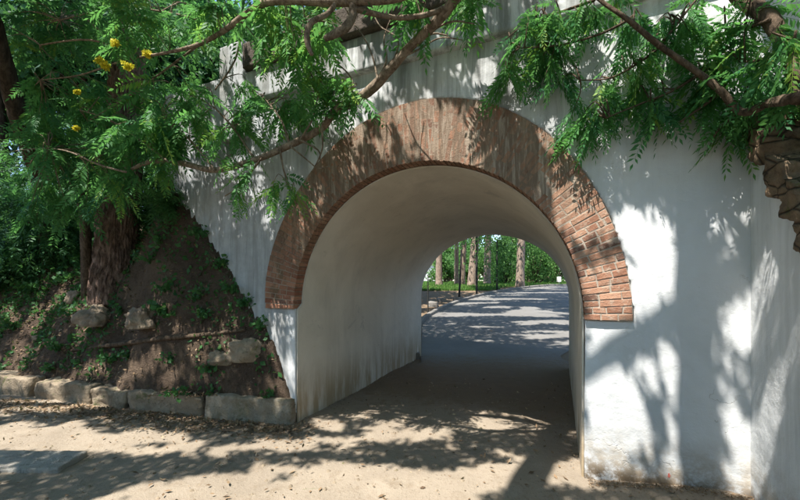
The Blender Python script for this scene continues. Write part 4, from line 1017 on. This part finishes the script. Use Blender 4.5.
for j, (bx, by, lab) in enumerate([(5.6, 10.5, 'added unseen tree right of the road just beyond the tunnel, its crown shaped to shade the road'), (10.0, 16.0, 'second added unseen shade tree right of the road beyond the tunnel, farther along')]):
    b = np.array((bx, by, gz(bx, by))); root = empty('shade_tree', b, lab, 'tree', 'added shade trees right of the road beyond the tunnel')
    mb = MB(); tube(mb, [b - (0, 0, .3), b + (0, 0, 2), b + (-.4, -.3, 6.2)], [.3, .24, .18], 14, 6, 0, .1); mb.build('trunk', M['park'], root)
    mb = MB(); pc = []
    for k in range(9):
        e = b + np.array((rg.uniform(-5, 1.5), rg.uniform(-3.5, 4), rg.uniform(7.6, 9))); tube(mb, [b + (-.4, -.3, 6.0), (b + (-.4, -.3, 6.0) + e) / 2 + (0, 0, .3), e], [.1, .06, .02], 6, 3)
    for _ in range(100000):
        x, y = bx + rg.uniform(-5.5, 4.5), by + rg.uniform(-2.5, 6.5)
        if .5 + .6 * noise.fractal(Vector((x * .3, y * 1.15, 8)), .8, 2.1, 3) < .62:
            q_ = rg.uniform(8.5, 11.0); pc.append(np.array((x, y, b[2])) - SD * (q_ / -SD[2]))
    mb.build('limb', M['park'], root)
    q = np.array(pc); V1, T1 = leaves(q, np.full(len(q), .13), rg.uniform(.2, .8, len(q)), .55, .3, rg); quads_to('crown', [V1], [T1], M['leafp'], root)
# white marker box by the road, and pale stones on the mulch
b = gp(559, 27); mb = MB()
tube(mb, [b, b + (0, 0, .3)], [.05, .05], 8, 1); Vb, Fb = rough_block(.24, .22, .4, .0, 3, 0); mb.add(Vb + b + (0, 0, .45), Fb)
tag(mb.build('marker_box', M['white'], None, False), 'small white box on a post at the right of the road beyond the tunnel', 'box')
for i, (x, Z, r, lab) in enumerate([(457, 16.5, .17, 'pale rock on the mulch near the kerb beyond the tunnel'), (433, 15.0, .19, 'grey rock on the mulch at the left of the arch opening'), (440, 16.3, .13, 'small grey rock behind the bigger one on the mulch')]):
    b = gp(x, Z); Vb, Fb = rough_block(r * 2.2, r * 1.5, r * 1.3, .05, 5, i + 4); tag(mesh_obj('rock', Vb + b + (0, 0, r * .4), Fb, M['kerbfar']), lab, 'rock', 'rocks on the park mulch')
# pale low building glimpsed at the far left of the park
b = gp(428, 62); root = empty('pale_building', b, 'pale low building glimpsed through the arch at far left', 'building')
mb = MB(); mb.add([(b[0] + x, b[1] + y, b[2] + z) for x, y, z in ((-5, 0, -.3), (2.6, 0, -.3), (2.6, 4, -.3), (-5, 4, -.3), (-5, 0, 3.2), (2.6, 0, 3.2), (2.6, 4, 3.2), (-5, 4, 3.2))], [(0, 1, 5, 4), (1, 2, 6, 5), (2, 3, 7, 6), (3, 0, 4, 7), (4, 5, 6, 7)]); mb.build('wall', M['white'], root, False)
mb = MB(); mb.add([(b[0] + x, b[1] + y, b[2] + z) for x, y, z in ((-5.3, -.3, 3.203), (2.9, -.3, 3.203), (2.9, 4.3, 3.203), (-5.3, 4.3, 3.203), (-4.8, 2, 4.2), (2.4, 2, 4.2))], [(0, 1, 5, 4), (2, 3, 4, 5), (1, 2, 5), (3, 0, 4), (3, 2, 1, 0)]); mb.build('roof', M['capstone'], root, False)
# the wooded skyline all round the park, too far to count
rg = np.random.default_rng(15); n = 15000; an = rg.uniform(-1.0, 1.45, n); R_ = rg.uniform(62, 85, n); X = np.sin(an) * R_; Y = np.cos(an) * R_
H_ = rg.uniform(0, 1, n) ** .8 * (7 + 2.2 * np.array([nz(a * 9, 1) + .5 * nz(a * 31, 2) for a in an])); q = np.stack([X, Y, H_ + 1.2], 1)
q = q[~((X / Y < .105) & (X / Y > -.02))]
V1, T1 = leaves(q, np.full(len(q), 1.0), np.clip(rg.normal(.4, .2, len(q)), 0, 1), .6, .3, rg)
tag(quads_to('far_woodland', [V1], [T1], M['leafp']), kind='stuff')

rg = np.random.default_rng(16); n = 9000; an = rg.uniform(1.3, 5.4, n); R_ = rg.uniform(24, 36, n)
q = np.stack([np.sin(an) * R_, np.cos(an) * R_, rg.uniform(0, 1, n) ** .9 * (8 + 2.5 * np.array([nz(a * 7, 5) for a in an]))], 1)
V1, T1 = leaves(q, np.full(n, 1.3), np.clip(rg.normal(.4, .2, n), 0, 1), .6, .3, rg)
tag(quads_to('woodland_behind', [V1], [T1], M['leafd']), kind='stuff')
# ------------------------------------------------------------------ light
w = bpy.data.worlds.new('World'); SC.world = w; w.use_nodes = True
nt = w.node_tree; nt.nodes.clear()
sk = nt.nodes.new('ShaderNodeTexSky'); sk.sky_type = 'NISHITA'; sk.sun_disc = False
el = math.asin(-SD[2]); sk.sun_elevation = el; sk.sun_rotation = math.atan2(-SD[0], -SD[1])
sk.ozone_density = 2.6; sk.dust_density = .5
bg = nt.nodes.new('ShaderNodeBackground'); bg.inputs[1].default_value = .145
ow = nt.nodes.new('ShaderNodeOutputWorld'); nt.links.new(sk.outputs[0], bg.inputs[0]); nt.links.new(bg.outputs[0], ow.inputs[0])
sun = bpy.data.lights.new('sun', 'SUN'); sun.energy = 4.5; sun.angle = math.radians(.5); sun.color = (1, .965, .91)
so = bpy.data.objects.new('sun', sun); COL.objects.link(so); so.rotation_euler = Vector(SD).to_track_quat('-Z', 'Y').to_euler()
cam = bpy.data.cameras.new('camera'); cam.sensor_width = 36; cam.lens = F / 800 * 36; cam.shift_y = (YH - 250) / 800; cam.clip_end = 2000; cam.clip_start = .05
cao = bpy.data.objects.new('camera', cam); COL.objects.link(cao); cao.location = (0, 0, CAMH); cao.rotation_euler = (math.radians(90), 0, 0)
SC.camera = cao
SC.view_settings.view_transform = 'Standard'; SC.view_settings.look = 'None'; SC.view_settings.gamma = 1; SC.view_settings.use_curve_mapping = False
SC.view_settings.exposure = 1.3
SC.cycles.max_bounces = 8; SC.cycles.diffuse_bounces = 5
